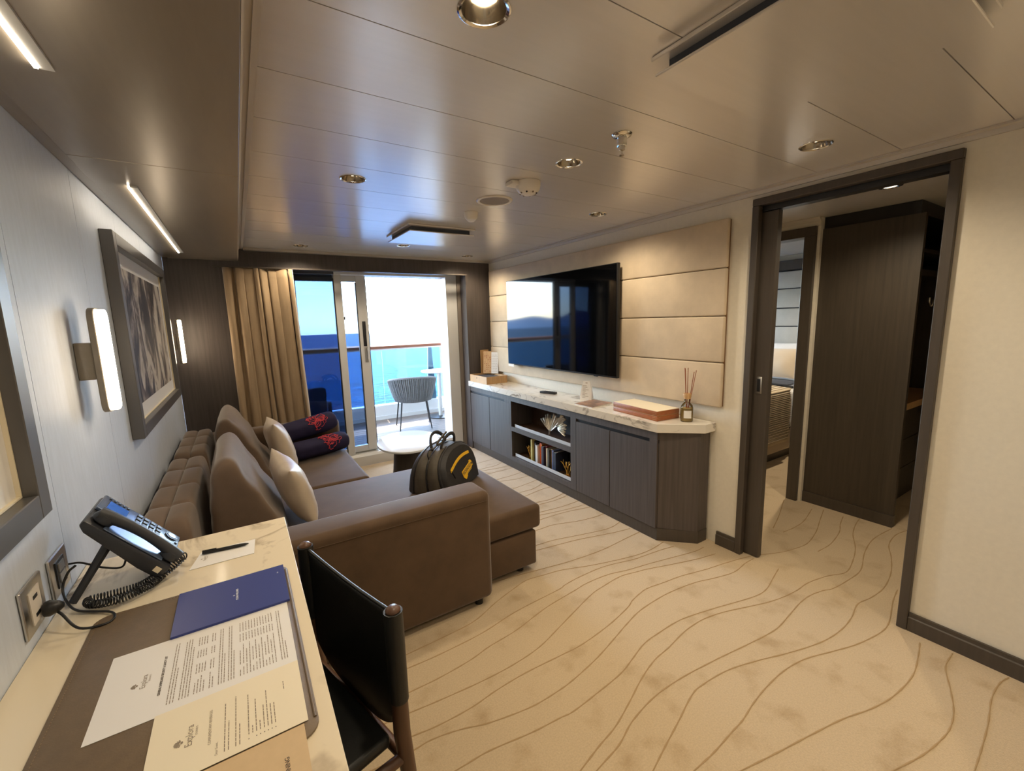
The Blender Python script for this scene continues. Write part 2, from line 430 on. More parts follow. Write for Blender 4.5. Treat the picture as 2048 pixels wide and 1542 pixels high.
def art_material(name, seed, warm):
    m = mat(name, (0.4, 0.38, 0.36), 0.6); nt = m.node_tree; N = nt.nodes; Lk = nt.links; b = N['Principled BSDF']
    tc = N.new('ShaderNodeTexCoord'); mp = N.new('ShaderNodeMapping'); mp.inputs['Scale'].default_value = (1, 3.4, 1.7); mp.inputs['Rotation'].default_value = (0.55, 0, 0); mp.inputs['Location'].default_value = (seed, seed * 2, 0)
    n = N.new('ShaderNodeTexNoise'); n.inputs['Scale'].default_value = 1.9; n.inputs['Detail'].default_value = 7; n.inputs['Roughness'].default_value = 0.58; n.inputs['Distortion'].default_value = 0.8
    r = N.new('ShaderNodeValToRGB'); e = r.color_ramp.elements
    e[0].position = 0.42; e[0].color = (*srgb(48, 44, 48), 1); e[1].position = 0.57; e[1].color = (*srgb(206, 196, 182), 1)
    k = r.color_ramp.elements.new(0.5); k.color = (*srgb(*warm), 1)
    Lk.new(tc.outputs['Object'], mp.inputs['Vector']); Lk.new(mp.outputs['Vector'], n.inputs['Vector']); Lk.new(n.outputs['Fac'], r.inputs['Fac']); Lk.new(r.outputs['Color'], b.inputs['Base Color'])
    return m
M['art_a'] = art_material('abstract_print', 3.0, (124, 112, 104))
M['art_b'] = art_material('abstract_print_near', 8.0, (120, 100, 90))

def sea_material():
    m = mat('sea_water', srgb(10, 60, 120), 0.7, spec=0.06); nt = m.node_tree; N = nt.nodes; Lk = nt.links; b = N['Principled BSDF']
    tc = N.new('ShaderNodeTexCoord'); mp = N.new('ShaderNodeMapping'); mp.inputs['Scale'].default_value = (0.09, 0.30, 1)
    n = N.new('ShaderNodeTexNoise'); n.inputs['Scale'].default_value = 1; n.inputs['Detail'].default_value = 6; n.inputs['Roughness'].default_value = 0.62
    bp = N.new('ShaderNodeBump'); bp.inputs['Strength'].default_value = 1.0; bp.inputs['Distance'].default_value = 2.2
    r = N.new('ShaderNodeValToRGB'); r.color_ramp.elements[0].position = 0.36; r.color_ramp.elements[1].position = 0.66
    r.color_ramp.elements[0].color = (*srgb(4, 28, 56), 1); r.color_ramp.elements[1].color = (*srgb(22, 78, 112), 1)
    Lk.new(tc.outputs['Object'], mp.inputs['Vector']); Lk.new(mp.outputs['Vector'], n.inputs['Vector']); Lk.new(n.outputs['Fac'], bp.inputs['Height'])
    Lk.new(n.outputs['Fac'], r.inputs['Fac']); Lk.new(r.outputs['Color'], b.inputs['Base Color']); Lk.new(bp.outputs['Normal'], b.inputs['Normal'])
    return m
M['sea'] = sea_material()
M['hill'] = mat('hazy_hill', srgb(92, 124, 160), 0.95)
# ------------------------------------------------------------------ the room
XL, W, H, YB, YF = -0.445, 2.54, 2.18, 4.46, -1.30

CARPET_LINES = [[(905,2045),(1398,1960),(1577,1929),(1764,1910),(1919,1908),(2091,1921),(2252,1930)],[(57,1737),(456,1760),(688,1768),(861,1783),(1022,1846),(1180,1895),(1275,1916),(1386,1900),(1504,1880),(1683,1815),(1886,1759),(2025,1732),(2023,1735),(2136,1729),(2263,1744)],[(31,1680),(431,1683),(614,1677),(849,1686),(1078,1724),(1364,1741),(1434,1756),(1570,1766),(1748,1759),(1942,1713),(1882,1726),(2021,1704),(2174,1688),(2277,1670)],[(-8,1546),(392,1558),(563,1556),(726,1568),(841,1591),(1003,1609),(1221,1659),(1444,1685),(1540,1696),(1697,1687),(1837,1652),(1809,1659),(1993,1624),(2181,1584),(2338,1552),(2424,1552)],[(-30,1508),(368,1471),(521,1454),(726,1438),(892,1439),(1035,1458),(1193,1508),(1475,1601),(1323,1554),(1480,1604),(1599,1622),(1745,1633),(1861,1609),(1775,1627),(1925,1595),(2079,1546),(2268,1491),(2410,1461)],[(-62,1404),(337,1374),(479,1355),(626,1352),(741,1365),(890,1371),(1076,1362),(1019,1364),(1207,1358),(1395,1380),(1569,1418),(1635,1444),(1732,1465),(1553,1421),(1677,1451),(1791,1468),(1902,1452),(2033,1435),(2212,1393),(2357,1368),(2567,1319),(2744,1243),(2871,1210),(3006,1195),(3214,1231),(3425,1293),(3641,1356)],[(-79,1362),(319,1318),(440,1316),(547,1293),(651,1256),(817,1223),(944,1221),(906,1216),(1040,1229),(1202,1259),(1365,1304),(1469,1334),(1605,1366),(1463,1337),(1594,1367),(1784,1377),(1926,1369),(2059,1348),(2177,1313),(2320,1284),(2457,1297),(2546,1296)],[(69,1183),(469,1168),(598,1163),(756,1136),(883,1123),(838,1128),(943,1116),(1075,1125),(1224,1140),(1326,1167),(1439,1199),(1547,1207),(1722,1205),(1931,1162),(1997,1145),(2191,1098),(2195,1096),(2301,1094),(2443,1127),(2560,1155)],[(429,840),(818,934),(930,961),(1033,982),(1155,1025),(1276,1072),(1401,1108),(1514,1121),(1705,1147),(1900,1130),(1946,1114),(2213,1030),(2247,1020),(2407,998),(2551,994),(2709,962),(2837,919),(3010,947),(3191,998),(3382,1078),(3559,1124),(3685,1144)],[(469,839),(864,904),(991,925),(1098,961),(1252,985),(1418,983),(1616,961),(1682,952),(1879,924),(2037,909),(2192,923),(2331,937),(2438,936),(2538,917),(2600,895),(2744,881),(2927,880),(3169,942),(3412,976),(3687,961)],[(638,683),(1020,800),(1118,830),(1246,867),(1371,905),(1446,914),(1604,900),(1600,902),(1752,861),(1961,791),(2138,747),(2290,735),(2421,744),(2559,767),(2679,749),(2833,743),(3030,772),(3232,830),(3402,892),(3591,913),(3736,892)],[(732,724),(1132,724),(1245,724),(1364,732),(1315,728),(1441,736),(1541,752),(1659,763),(1802,765),(1944,746),(2100,696),(2234,655),(2409,625),(2528,630),(2726,674),(2867,696)],[(870,723),(1261,638),(1417,604),(1579,571),(1748,534),(1889,492),(2029,466),(2210,459),(2365,482),(2469,503)],[(1283,457),(1672,363),(1812,329),(1935,311),(2027,307),(2127,320),(2242,354),(2375,398),(2503,404)],[(1488,197),(1887,219),(1995,225),(2149,236),(2312,255),(2438,255),(2514,241)],[(1610,3876),(2106,3940),(2245,3958)],[(1517,3733),(2017,3747),(2124,3750),(2252,3799)],[(1513,3758),(2008,3685),(2144,3665),(2253,3667)],[(1485,3578),(1985,3584),(2229,3587)],[(1485,3370),(1984,3399),(2105,3406),(2236,3422)],[(1499,3453),(1983,3329),(2104,3298),(2243,3303)],[(1485,3047),(1980,3121),(2114,3141),(2249,3166)],[(1477,2997),(1977,3009),(2098,3012),(2244,3067)],[(1480,2833),(1972,2923),(2136,2953),(2250,2953)],[(1483,2815),(1979,2750),(2070,2738),(2186,2757),(2262,2780)],[(1478,2744),(1977,2707),(2086,2699),(2187,2708),(2257,2724)],[(1399,2645),(1896,2588),(2018,2574),(2128,2571),(2252,2578)],[(1379,2639),(1870,2543),(2008,2516),(2145,2499),(2248,2492)],[(1321,2498),(1821,2487),(1953,2484),(2087,2467),(2253,2429)],[(1180,2379),(1680,2368),(1818,2365),(2000,2306),(2147,2282),(2249,2285)],[(1067,2247),(1565,2200),(1681,2189),(1842,2148),(2034,2102),(2141,2093),(2246,2115)],[(1169,2205),(1662,2125),(1803,2102),(1966,2060),(2107,2024),(2229,2002)],[(3039,1425),(3272,1500),(3588,1616)],[(3035,1359),(3172,1347),(3337,1357),(3590,1414)],[(2951,1111),(3120,1107),(3340,1141),(3473,1185),(3627,1225)]]

def groove_path(raw):
    pts = [Vector((a / 1000, b / 1000, 0)) for a, b in raw]; keep = [pts[0]]; d = None
    for p in pts[1:]:
        v = p - keep[-1]
        if v.length < 0.05: continue
        v.normalize()
        if d is not None and v.dot(d) < -0.1: continue
        keep.append(p); d = v
    return catmull(keep, 6) if len(keep) > 2 else keep

def build_floor():
    fl = thing('floor', (0, 0, 0), 'beige carpet carved with wavy contour lines', kind='structure')
    box('carpet', (XL - 0.1, YF - 0.1, -0.12), (7.0, 4.60, 0.0), M['carpet'], fl)
    for raw in CARPET_LINES:
        path = groove_path(raw); mb = MB(); bm = bmesh.new(); L = []; hw = 0.0027
        for i, p in enumerate(path):
            t = (path[min(i + 1, len(path) - 1)] - path[max(i - 1, 0)]).normalized(); n = Vector((-t.y, t.x, 0))
            wv = hw * (1 + 0.25 * math.sin(i * 1.7))
            L.append((bm.verts.new(p + n * wv + Vector((0, 0, 0.0006))), bm.verts.new(p + Vector((0, 0, 0.0022))), bm.verts.new(p - n * wv + Vector((0, 0, 0.0006)))))
        for A, B in zip(L[:-1], L[1:]):
            bm.faces.new((A[0], B[0], B[1], A[1])); bm.faces.new((A[1], B[1], B[2], A[2]))
        mb.merge(bm); mb.build('carved_line', M['groove'], fl, 60)
build_floor()

def build_left_wall():
    w = thing('wall_left', (XL, 0, 0), 'pale fabric wall panels behind the sofa and desk', kind='structure')
    box('backing', (XL - 0.10, YF, 0), (XL - 0.012, YB, H + 0.12), M['wall_fabric'], w)
    seams = [YF, -0.39, 0.255, 0.90, 1.542, 2.189, 2.835, 3.48, YB]
    for a, b in zip(seams[:-1], seams[1:]):
        box('wall_panel', (XL - 0.011, a + 0.0014, 0.0), (XL, b - 0.0014, 2.10), M['wall_fabric'], w)
    b_ = box('baseboard_left', (XL + 0.0005, YF, 0), (XL + 0.015, YB, 0.09), M['frame_dark']); tag(b_, 'dark baseboard along the pale fabric wall', kind='structure')
build_left_wall()

def build_right_wall():
    w = thing('wall_right', (W, 0, 0), 'cream wall with the media console and sliding door', kind='structure')
    box('wall_skin', (W, 1.405, 0), (W + 0.02, YB + 0.25, H + 0.02), M['cream'], w)
    box('wall_skin', (W + 0.08, 1.405, 0), (W + 0.12, YB + 0.25, H + 0.02), M['cream'], w)
    box('wall_skin', (W, YF, 0), (W + 0.12, 0.565, H + 0.02), M['cream'], w)
    box('wall_skin', (W, 0.565, 2.131), (W + 0.12, 1.405, H + 0.02), M['cream'], w)
    bb = thing('baseboard_right', (W, 0, 0), 'dark baseboard along the cream wall', kind='structure')
    def skirting(y0, y1, xx=W):
        m = MB(); m.prism([(xx - 0.0005, 0), (xx - 0.018, 0), (xx - 0.018, 0.066), (xx - 0.012, 0.070), (xx - 0.012, 0.088), (xx - 0.0005, 0.088)], y0, y1, 'y')
        m.build('board', M['frame_dark'], bb)
    skirting(YF, 0.564); skirting(1.406, 1.535)
    wf = box('wall_front', (XL - 0.1, YF - 0.1, 0), (W + 0.12, YF, H + 0.12), M['cream']); tag(wf, 'cream wall behind the viewer', kind='structure')
build_right_wall()

# ceiling: planks across the room, holes where the downlights sit
LIGHTS = [(0.535, 0.92), (0.535, 2.205), (0.535, 4.17), (1.316, 1.563), (1.32, 3.83), (2.098, 0.92), (2.10, 2.20), (2.125, 4.18),
          (0.535, -0.36), (2.098, -0.36)]
HALL_LIGHTS = [(3.15, 0.99), (4.5, 1.86)]  # the second is an unseen fitting, added to brighten the side of the bed
def build_ceiling():
    c = thing('ceiling', (0, 0, H), 'satin beige ceiling of wide metal planks', kind='structure')
    box('slab', (XL - 0.1, YF - 0.1, H + 0.12), (7.0, 4.75, H + 0.2), M['ceiling'], c)
    seams = [1.08 + 0.3213 * k for k in range(-8, 12)]
    seams = [YF] + [s for s in seams if YF + 0.05 < s < YB - 0.05] + [YB]
    x0, x1 = 0.116, W - 0.001
    for a, b in zip(seams[:-1], seams[1:]):
        holes = [(x, y) for x, y in LIGHTS if a - 0.07 < y < b + 0.07]
        o = box('ceiling_plank', (x0, a + 0.0016, H), (x1, b - 0.0016, H + 0.018), M['ceiling'], c)
        if holes:
            cm = MB()
            for x, y in holes: cm.cyl((x, y, H - 0.1), (x, y, H + 0.1), 0.051, 40)
            cut = cm.build('cutter', None); md = o.modifiers.new('b', 'BOOLEAN'); md.object = cut; md.operation = 'DIFFERENCE'; md.solver = 'EXACT'
            dg = bpy.context.evaluated_depsgraph_get(); dg.update()
            me = bpy.data.meshes.new_from_object(o.evaluated_get(dg)); o.modifiers.clear(); o.data = me
            me.materials.clear(); me.materials.append(M['ceiling'])
            bpy.data.objects.remove(cut, do_unlink=True)
    hall = box('ceiling_plank', (W + 0.121, 0.02, H), (7.0, 4.46, H + 0.018), M['ceiling'], c)
    t = thing('trim_1', (0, 0, H), 'pale metal cornice round the ceiling edge', kind='structure')
    # cornice along the soffit, the right wall and above the window wall
    box('cornice', (0.0712, YF, 2.166), (0.1155, YB, 2.20), M['trim_light'], t)
    box('cornice', (0.098, YF, 2.160), (0.104, YB, 2.1655), M['trim_light'], t)
    m = MB(); m.prism([(W - 0.0005, 2.1795), (W - 0.042, 2.1795), (W - 0.042, 2.172), (W - 0.018, 2.170), (W - 0.014, 2.152), (W - 0.0005, 2.152)], YF, YB - 0.026, 'y'); m.build('cornice', M['trim_light'], t)
    m = MB(); m.prism([(YB - 0.0005, 2.1795), (YB - 0.025, 2.1795), (YB - 0.025, 2.160), (YB - 0.0005, 2.156)], 0.117, W - 0.001, 'x'); m.build('cornice', M['trim_light'], t)
build_ceiling()

def build_soffit():
    s = thing('ceiling_soffit', (0, 0, 2.065), 'lowered bronze ceiling panels with LED slots above desk and sofa', kind='structure')
    for a, b in ((YF, 2.0005), (2.0035, YB - 0.001)):
        box('soffit_panel', (XL + 0.040, a, 2.065), (0.066, b, 2.085), M['soffit'], s, bev=0.0015, seg=1)
    box('shadow_trim', (XL + 0.001, YF, 2.072), (XL + 0.0385, YB - 0.001, 2.09), M['soffit'], s)
    box('fascia', (0.0665, YF, 2.066), (0.071, YB - 0.001, 2.20), M['trim_light'], s)
    box('core', (XL + 0.001, YF, 2.095), (0.066, YB - 0.001, 2.29), M['soffit'], s)
build_soffit()

# window wall: dark wood panel, header, pilaster, glazed sliding door
def build_window_wall():
    w = thing('wall_back', (0, YB, 0), 'dark wood panelled wall round the balcony door', kind='structure')
    box('wood_panel', (XL + 0.001, YB, 0), (0.0715, YB + 0.06, 2.155), M['dark_wood'], w)
    box('wood_panel', (0.072, YB, 0), (0.40, YB + 0.06, 2.0115), M['dark_wood'], w)
    box('header', (0.072, YB, 2.012), (2.232, YB + 0.06, 2.155), M['dark_wood'], w)
    box('pilaster', (2.2325, YB, 0), (W - 0.001, YB + 0.14, 2.155), M['dark_wood'], w)
    box('outer_wall', (XL - 0.1, YB + 0.061, 0), (0.36, 4.85, 2.30), M['white_metal'], w)
    box('outer_wall', (0.361, YB + 0.061, 2.05), (2.36, 4.85, 2.30), M['white_metal'], w)
    box('outer_wall', (2.45, YB + 0.141, 0), (2.53, 4.85, 2.30), M['white_metal'], w)
    box('outer_wall', (W + 0.121, 4.46, 0), (4.1, 4.75, 2.30), M['cream'], w)
    box('outer_wall', (5.7, 4.46, 0), (7.0, 4.75, 2.30), M['cream'], w)
    box('outer_wall', (4.1, 4.46, 0), (5.7, 4.75, 0.35), M['cream'], w)
    box('outer_wall', (4.1, 4.46, 2.0), (5.7, 4.75, 2.30), M['cream'], w)
    box('infill', (2.531, 4.711, 0), (2.66, 4.85, 2.30), M['white_metal'], w)

    d = thing('window_1', (0.4, 4.6, 0), 'white framed sliding glass balcony door standing half open', kind='structure')
    # jambs, head and raised sill
    box('jamb', (0.361, 4.60, 0.0), (0.44, 4.84, 2.049), M['white_metal'], d)
    box('jamb', (2.057, 4.62, 0.0), (2.192, 4.84, 2.049), M['white_metal'], d, bev=0.004, seg=1)
    box('jamb', (2.193, 4.612, 0.0), (2.268, 4.84, 2.049), M['taupe_metal'], d)
    box('jamb', (2.269, 4.605, 0.0), (2.36, 4.84, 2.049), M['white_metal'], d)
    box('door_head', (0.441, 4.62, 2.0), (2.0565, 4.84, 2.049), M['white_metal'], d)
    box('blind_box', (0.441, 4.60, 1.996), (0.86, 4.619, 2.049), M['slate'], d)
    m = MB(); m.prism([(4.601, 0.0), (4.601, 0.10), (4.625, 0.125), (4.84, 0.125), (4.84, 0.0)], 0.441, 2.0565, 'x'); m.build('sill', M['white_metal'], d)
    for y in (4.66, 4.715): box('track', (0.441, y, 0.125), (2.0565, y + 0.008, 0.133), M['grey_metal'], d)
    # fixed leaf
    fx = thing('fixed_leaf', (0.04, 0.03, 0)); fx.parent = d
    box('stile', (0.862, 4.635, 0.126), (0.932, 4.675, 1.999), M['white_metal'], fx, bev=0.003, seg=1)
    box('gasket', (0.852, 4.64, 0.17), (0.8615, 4.665, 1.96), M['black'], fx)
    box('bottom_rail', (0.441, 4.637, 0.134), (0.8515, 4.673, 0.20), M['white_metal'], fx)
    box('pane', (0.441, 4.652, 0.2005), (0.8515, 4.657, 1.998), M['glass_tint'], fx)
    k = MB(); k.cyl((0.933, 4.655, 1.565), (0.945, 4.655, 1.565), 0.016, 16); k.build('bumper', M['black'], fx, 40)
    # sliding leaf, behind
    sl = thing('sliding_leaf', (0.04, 0.09, 0)); sl.parent = d
    box('stile', (1.085, 4.69, 0.134), (1.178, 4.73, 1.999), M['white_metal'], sl, bev=0.003, seg=1)
    box('stile', (0.442, 4.69, 0.134), (0.52, 4.73, 1.999), M['white_metal'], sl, bev=0.003, seg=1)
    box('gasket', (1.076, 4.695, 0.205), (1.0845, 4.722, 1.93), M['black'], sl)
    box('top_rail', (0.5205, 4.692, 1.935), (1.0845, 4.728, 1.998), M['white_metal'], sl)
    box('bottom_rail', (0.5205, 4.692, 0.135), (1.0845, 4.728, 0.20), M['white_metal'], sl)
    box('pane', (0.5205, 4.707, 0.2005), (1.0755, 4.712, 1.9345), M['glass_tint'], sl)
    box('edge_seal', (1.1785, 4.695, 0.14), (1.186, 4.725, 1.99), M['slate'], sl)
    box('lock_plate', (1.118, 4.684, 1.27), (1.152, 4.6895, 1.53), M['black'], sl, bev=0.004)
    hp = box('handle_plate', (1.122, 4.684, 1.10), (1.156, 4.6895, 1.262), M['grey_metal'], sl, bev=0.004)
    h = MB(); h.tube([(1.142, 4.684, 1.25), (1.142, 4.655, 1.245), (1.142, 4.648, 1.20), (1.142, 4.648, 1.13)], 0.007, 10); h.build('handle', M['chrome_soft'], sl, 40)

    b = thing('window_2', (4.1, 4.75, 0.35), 'bedroom window facing the sea', kind='structure')
    for a_, b_ in (((4.1, 4.70, 0.35), (4.16, 4.75, 2.0)), ((5.64, 4.70, 0.35), (5.7, 4.75, 2.0)), ((4.16, 4.70, 0.35), (5.64, 4.75, 0.41)), ((4.16, 4.70, 1.94), (5.64, 4.75, 2.0))):
        box('frame', a_, b_, M['white_metal'], b)
    box('pane', (4.16, 4.72, 0.41), (5.64, 4.725, 1.94), M['glass_clear'], b)
build_window_wall()

# door to the bedroom: casing and pocket leaf
def build_doors():
    d = thing('door_1', (W, 1.0, 0), 'dark wood cased doorway with a pocket door slid open', kind='structure')
    x0, x1 = 2.518, 2.665
    for a, b, c, e in ((1.367, 1.4045, x0, 2.5595), (1.367, 1.4045, 2.6205, x1), (0.5655, 0.603, x0, x1)):
        box('casing', (c, a, 0), (e, b, 2.092), M['frame_dark'], d, bev=0.003, seg=1)
    box('casing', (x0, 0.5655, 2.0925), (x1, 1.4045, 2.1305), M['frame_dark'], d, bev=0.003, seg=1)
    box('track_lining', (2.561, 0.6035, 2.062), (2.619, 1.366, 2.0915), M['black'], d)
    lf = box('pocket_leaf', (2.568, 1.285, 0.006), (2.612, 2.05, 2.06), M['frame_dark'], d, bev=0.002, seg=1)
    hd = MB(); hd.box((2.563, 1.318, 1.03), (2.5675, 1.352, 1.13), 0.012, 3); h1 = hd.build('flush_pull', M['chrome_soft'], lf, 40)
    hd = MB(); hd.box((2.5605, 1.326, 1.042), (2.5628, 1.344, 1.118), 0.001, 1); hd.build('pull_recess', M['black'], lf, 40)

    # second partition with a cased opening, then the bedroom
    p = thing('wall_partition', (3.69, 1.6, 0), 'inner partition between dressing area and bedroom', kind='structure')
    box('wall_skin', (3.66, 2.535, 0), (3.76, 4.459, H - 0.001), M['cream'], p)
    box('wall_skin', (3.66, 1.532, 2.122), (3.76, 2.534, H - 0.001), M['cream'], p)
    box('wall_skin', (3.665, 1.532, 0.0), (3.76, 1.552, 2.121), M['cream'], p)
    m = MB(); m.prism([(3.6595, H - 0.001), (3.635, H - 0.001), (3.640, H - 0.012), (3.6595, H - 0.03)], 1.532, 4.459, 'y'); m.build('cornice', M['trim_light'], p)
    d2 = thing('door_2', (3.69, 2.0, 0), 'dark cased opening into the bedroom', kind='structure')
    box('casing', (3.642, 1.553, 0), (3.78, 1.63, 2.05), M['frame_dark'], d2, bev=0.003, seg=1)
    box('casing', (3.642, 2.455, 0), (3.78, 2.534, 2.05), M['frame_dark'], d2, bev=0.003, seg=1)
    box('casing', (3.642, 1.553, 2.0505), (3.78, 2.534, 2.1205), M['frame_dark'], d2, bev=0.003, seg=1)
    box('metal_edge', (3.7815, 1.615, 0), (3.79, 1.64, 2.04), M['chrome_soft'], d2)
    e = thing('wall_bedroom', (5.6, 3, 0), 'bedroom and dressing room shell walls', kind='structure')
    box('wall_skin', (5.70, 1.65, 0), (5.80, 4.459, H - 0.001), M['cream'], e)
    box('wall_skin', (5.81, 0.10, 0), (5.90, 1.64, H - 0.001), M['darker_wood'], e)
    box('wall_skin', (2.661, 0.02, 0), (5.90, 0.09, H - 0.001), M['cream'], e)
build_doors()

# exterior: balcony, rail, sea
def build_outside():
    s = thing('balcony_structure', (1.3, 5.7, 0), 'white steel ship balcony with plank deck and upper overhang', kind='structure')
    y = 4.851; k = 0
    while y < 6.62:
        box('deck_plank', (-1.2, y, -0.03), (2.86, min(y + 0.094, 6.62), 0.02), M['deck'], s); y += 0.1
    box('deck_base', (-1.3, 4.851, -0.2), (2.95, 6.95, -0.031), M['white_metal'], s)
    box('overhang', (-1.3, 4.851, 2.30), (2.95, 6.80, 2.46), M['white_metal'], s)
    box('kerb', (-1.3, 6.66, -0.03), (2.95, 6.80, 0.235), M['white_metal'], s)
    box('kerb', (-1.3, 6.62, -0.03), (2.95, 6.659, 0.075), M['white_metal'], s)
    box('side_screen', (2.87, 4.851, 0.02), (2.91, 6.60, 2.299), M['white_metal'], s)
    r = thing('balcony_railing', (1.3, 6.72, 0.235), 'glass balcony railing with a varnished teak handrail', 'railing')
    m = MB(); m.prism([(6.655, 1.118), (6.655, 1.158), (6.68, 1.176), (6.76, 1.176), (6.785, 1.158), (6.785, 1.118)], -1.3, 2.87, 'x'); m.build('handrail', M['oak_rail'], r)
    box('rail_channel', (-1.3, 6.695, 1.095), (2.87, 6.745, 1.117), M['white_metal'], r)
    xs = [-1.28, -0.25, 0.83, 1.86, 2.83]
    for a, b in zip(xs[:-1], xs[1:]):
        box('glass_panel', (a + 0.006, 6.715, 0.236), (b - 0.006, 6.725, 1.094), M['glass_rail'], r)
    m = MB(); m.prism([(2.585, 0.236), (2.735, 0.236), (2.69, 1.094), (2.63, 1.094)], 6.735, 6.76, 'y'); m.build('fin_post', M['white_metal'], r)
    sea = MB(); N = 48; R_ = [0.0] + [6 * 1.28 ** i for i in range(34)]
    def f(u, v):
        rr = R_[min(int(round(v * 34)), 34)]
        a = 2 * PI * u
        return (rr * math.cos(a), rr * math.sin(a) + 8, -26)
    sea.grid(f, 64, 34, closed_u=True)
    so = sea.build('sea', M['sea']); so.rotation_euler = (-SHIP_HEEL, 0, 0); tag(so, 'open blue sea reaching to the horizon', 'sea', kind='structure')
    hl = MB()
    def g(u, v):
        x = -4200 + 5200 * u; h = max(0, 260 * math.exp(-((u - 0.42) / 0.2) ** 2) + 150 * math.exp(-((u - 0.75) / 0.16) ** 2) + 40 * math.sin(u * 31) * math.exp(-((u - 0.5) / 0.3) ** 2))
        return (x - 3600, 6200 + 500 * (v - 0.5), -26 + h * (1 - abs(2 * v - 1)))
    hl.grid(g, 60, 8); ho = hl.build('island', M['hill'], None, 60); ho.rotation_euler = (-SHIP_HEEL, 0, 0); tag(ho, 'hazy blue island beyond the sea', 'island')
build_outside()
# ------------------------------------------------------------------ light fittings
def downlight_proto():
    t = thing('downlight', (0, 0, 0), cat='downlight')
    m = MB(); m.lathe([(0.050, 0.003), (0.0505, -0.001), (0.056, -0.004), (0.060, -0.002), (0.060, 0.0), (0.0505, 0.0045)], 40, close=True)
    m.build('rim', M['chrome'], t, 50, local=True)
    m = MB(); m.lathe([(0.0498, 0.001), (0.047, 0.012), (0.040, 0.026), (0.030, 0.040), (0.027, 0.045)], 40)
    m.build('reflector', M['reflector'], t, 60, local=True)
    m = MB(); m.lathe([(0.0, 0.014), (0.013, 0.0165), (0.023, 0.025), (0.026, 0.036)], 32)
    m.build('lamp_lens', M['lamp_glow'], t, 60, local=True)
    return t
def add_spot(t, energy, z=-0.02):
    l = bpy.data.lights.new('downlight_beam', 'SPOT'); l.energy = energy; l.color = (1.0, 0.83, 0.60); l.spot_size = math.radians(150); l.spot_blend = 0.8; l.shadow_soft_size = 0.035
    o = bpy.data.objects.new('downlight_beam', l); COL.objects.link(o); o.parent = t; o.location = (0, 0, z)
DL_LABELS = ['large chrome downlight nearest the viewer at the top edge', 'chrome downlight over the sofa beside the bronze soffit', 'small downlight near the curtain header',
             'chrome downlight between sprinkler and smoke detector', 'small downlight just beyond the square ceiling vent', 'chrome downlight above the bedroom doorway',
             'chrome downlight above the television wall', 'small downlight in the corner above the television and pilaster',
             'downlight behind the viewer on the desk side', 'downlight behind the viewer on the doorway side']
dl0 = downlight_proto()
for i, (x, y) in enumerate(LIGHTS):
    o = dl0 if i == 0 else copy_tree(dl0)
    o.location = (x, y, H); o['label'] = DL_LABELS[i]; o['group'] = 'recessed chrome downlights'
DLS = [o for o in bpy.data.objects if o.name.split('.')[0] == 'downlight']
for o in DLS: add_spot(o, SPOT)
for i, (x, y) in enumerate(HALL_LIGHTS):
    o = thing('downlight', (x, y, H), ['downlight on the dressing area ceiling beyond the doorway', 'unseen downlight added on the bedroom ceiling to light the bed'][i], 'downlight', 'recessed chrome downlights')
    m = MB(); m.lathe([(0.0, -0.003), (0.034, -0.003), (0.036, -0.008), (0.052, -0.006), (0.056, -0.001), (0.0, -0.0008)], 32); m.build('rim', M['chrome'], o, 50, local=True)
    m = MB(); m.lathe([(0.0, -0.0035), (0.030, -0.0035), (0.030, -0.0045), (0.0, -0.005)], 24); m.build('lamp_lens', M['lamp_dim'], o, 50, local=True)
    add_spot(o, SPOT * (1.5 if i == 0 else 3.5), -0.03)

def led_slot(y0, y1, label):
    t = thing('led_strip', (-0.285, (y0 + y1) / 2, 2.065), label, 'light', 'LED slots in the bronze soffit')
    box('channel', (-0.297, y0, 2.0585), (-0.273, y1, 2.0645), M['white_metal'], t)
    box('diffuser', (-0.3045, y0 + 0.006, 2.0555), (-0.2975, y1 - 0.006, 2.0645), M['led_warm'], t)
led_slot(-0.40, 1.385, 'long LED slot above the desk'); led_slot(2.305, 4.07, 'long LED slot above the sofa and picture')

def sconce(y, label):
    t = thing('wall_sconce', (XL, y, 1.41), label, 'wall lamp', 'wall sconces beside the picture')
    m = MB(); m.box((XL + 0.0005, y - 0.035, 1.345), (XL + 0.044, y + 0.035, 1.465), 0.004); m.build('bracket', M['soffit'], t, 40)
    def cap(x0, x1, w, h):
        pts = []
        for k in range(40):
            a = 2 * PI * k / 40; r = w / 2
            cx = r * math.copysign(abs(math.cos(a)) ** 0.7, math.cos(a)); cz = r * math.copysign(abs(math.sin(a)) ** 0.7, math.sin(a))
            pts.append((y + cx, 1.405 + cz + math.copysign(h / 2 - r, math.sin(a))))
        return pts
    m = MB(); m.prism(cap(0, 0, 0.088, 0.345), XL + 0.0445, XL + 0.062, 'x', bev=0.002, seg=1); m.build('housing', M['soffit'], t, 40)
    m = MB(); m.prism(cap(0, 0, 0.078, 0.335), XL + 0.0625, XL + 0.082, 'x', bev=0.008, seg=3); m.build('diffuser', M['sconce_glow'], t, 50)
sconce(1.935, 'lit capsule wall sconce on the near side of the picture'); sconce(4.25, 'lit capsule wall sconce in the corner by the dark wood panel')

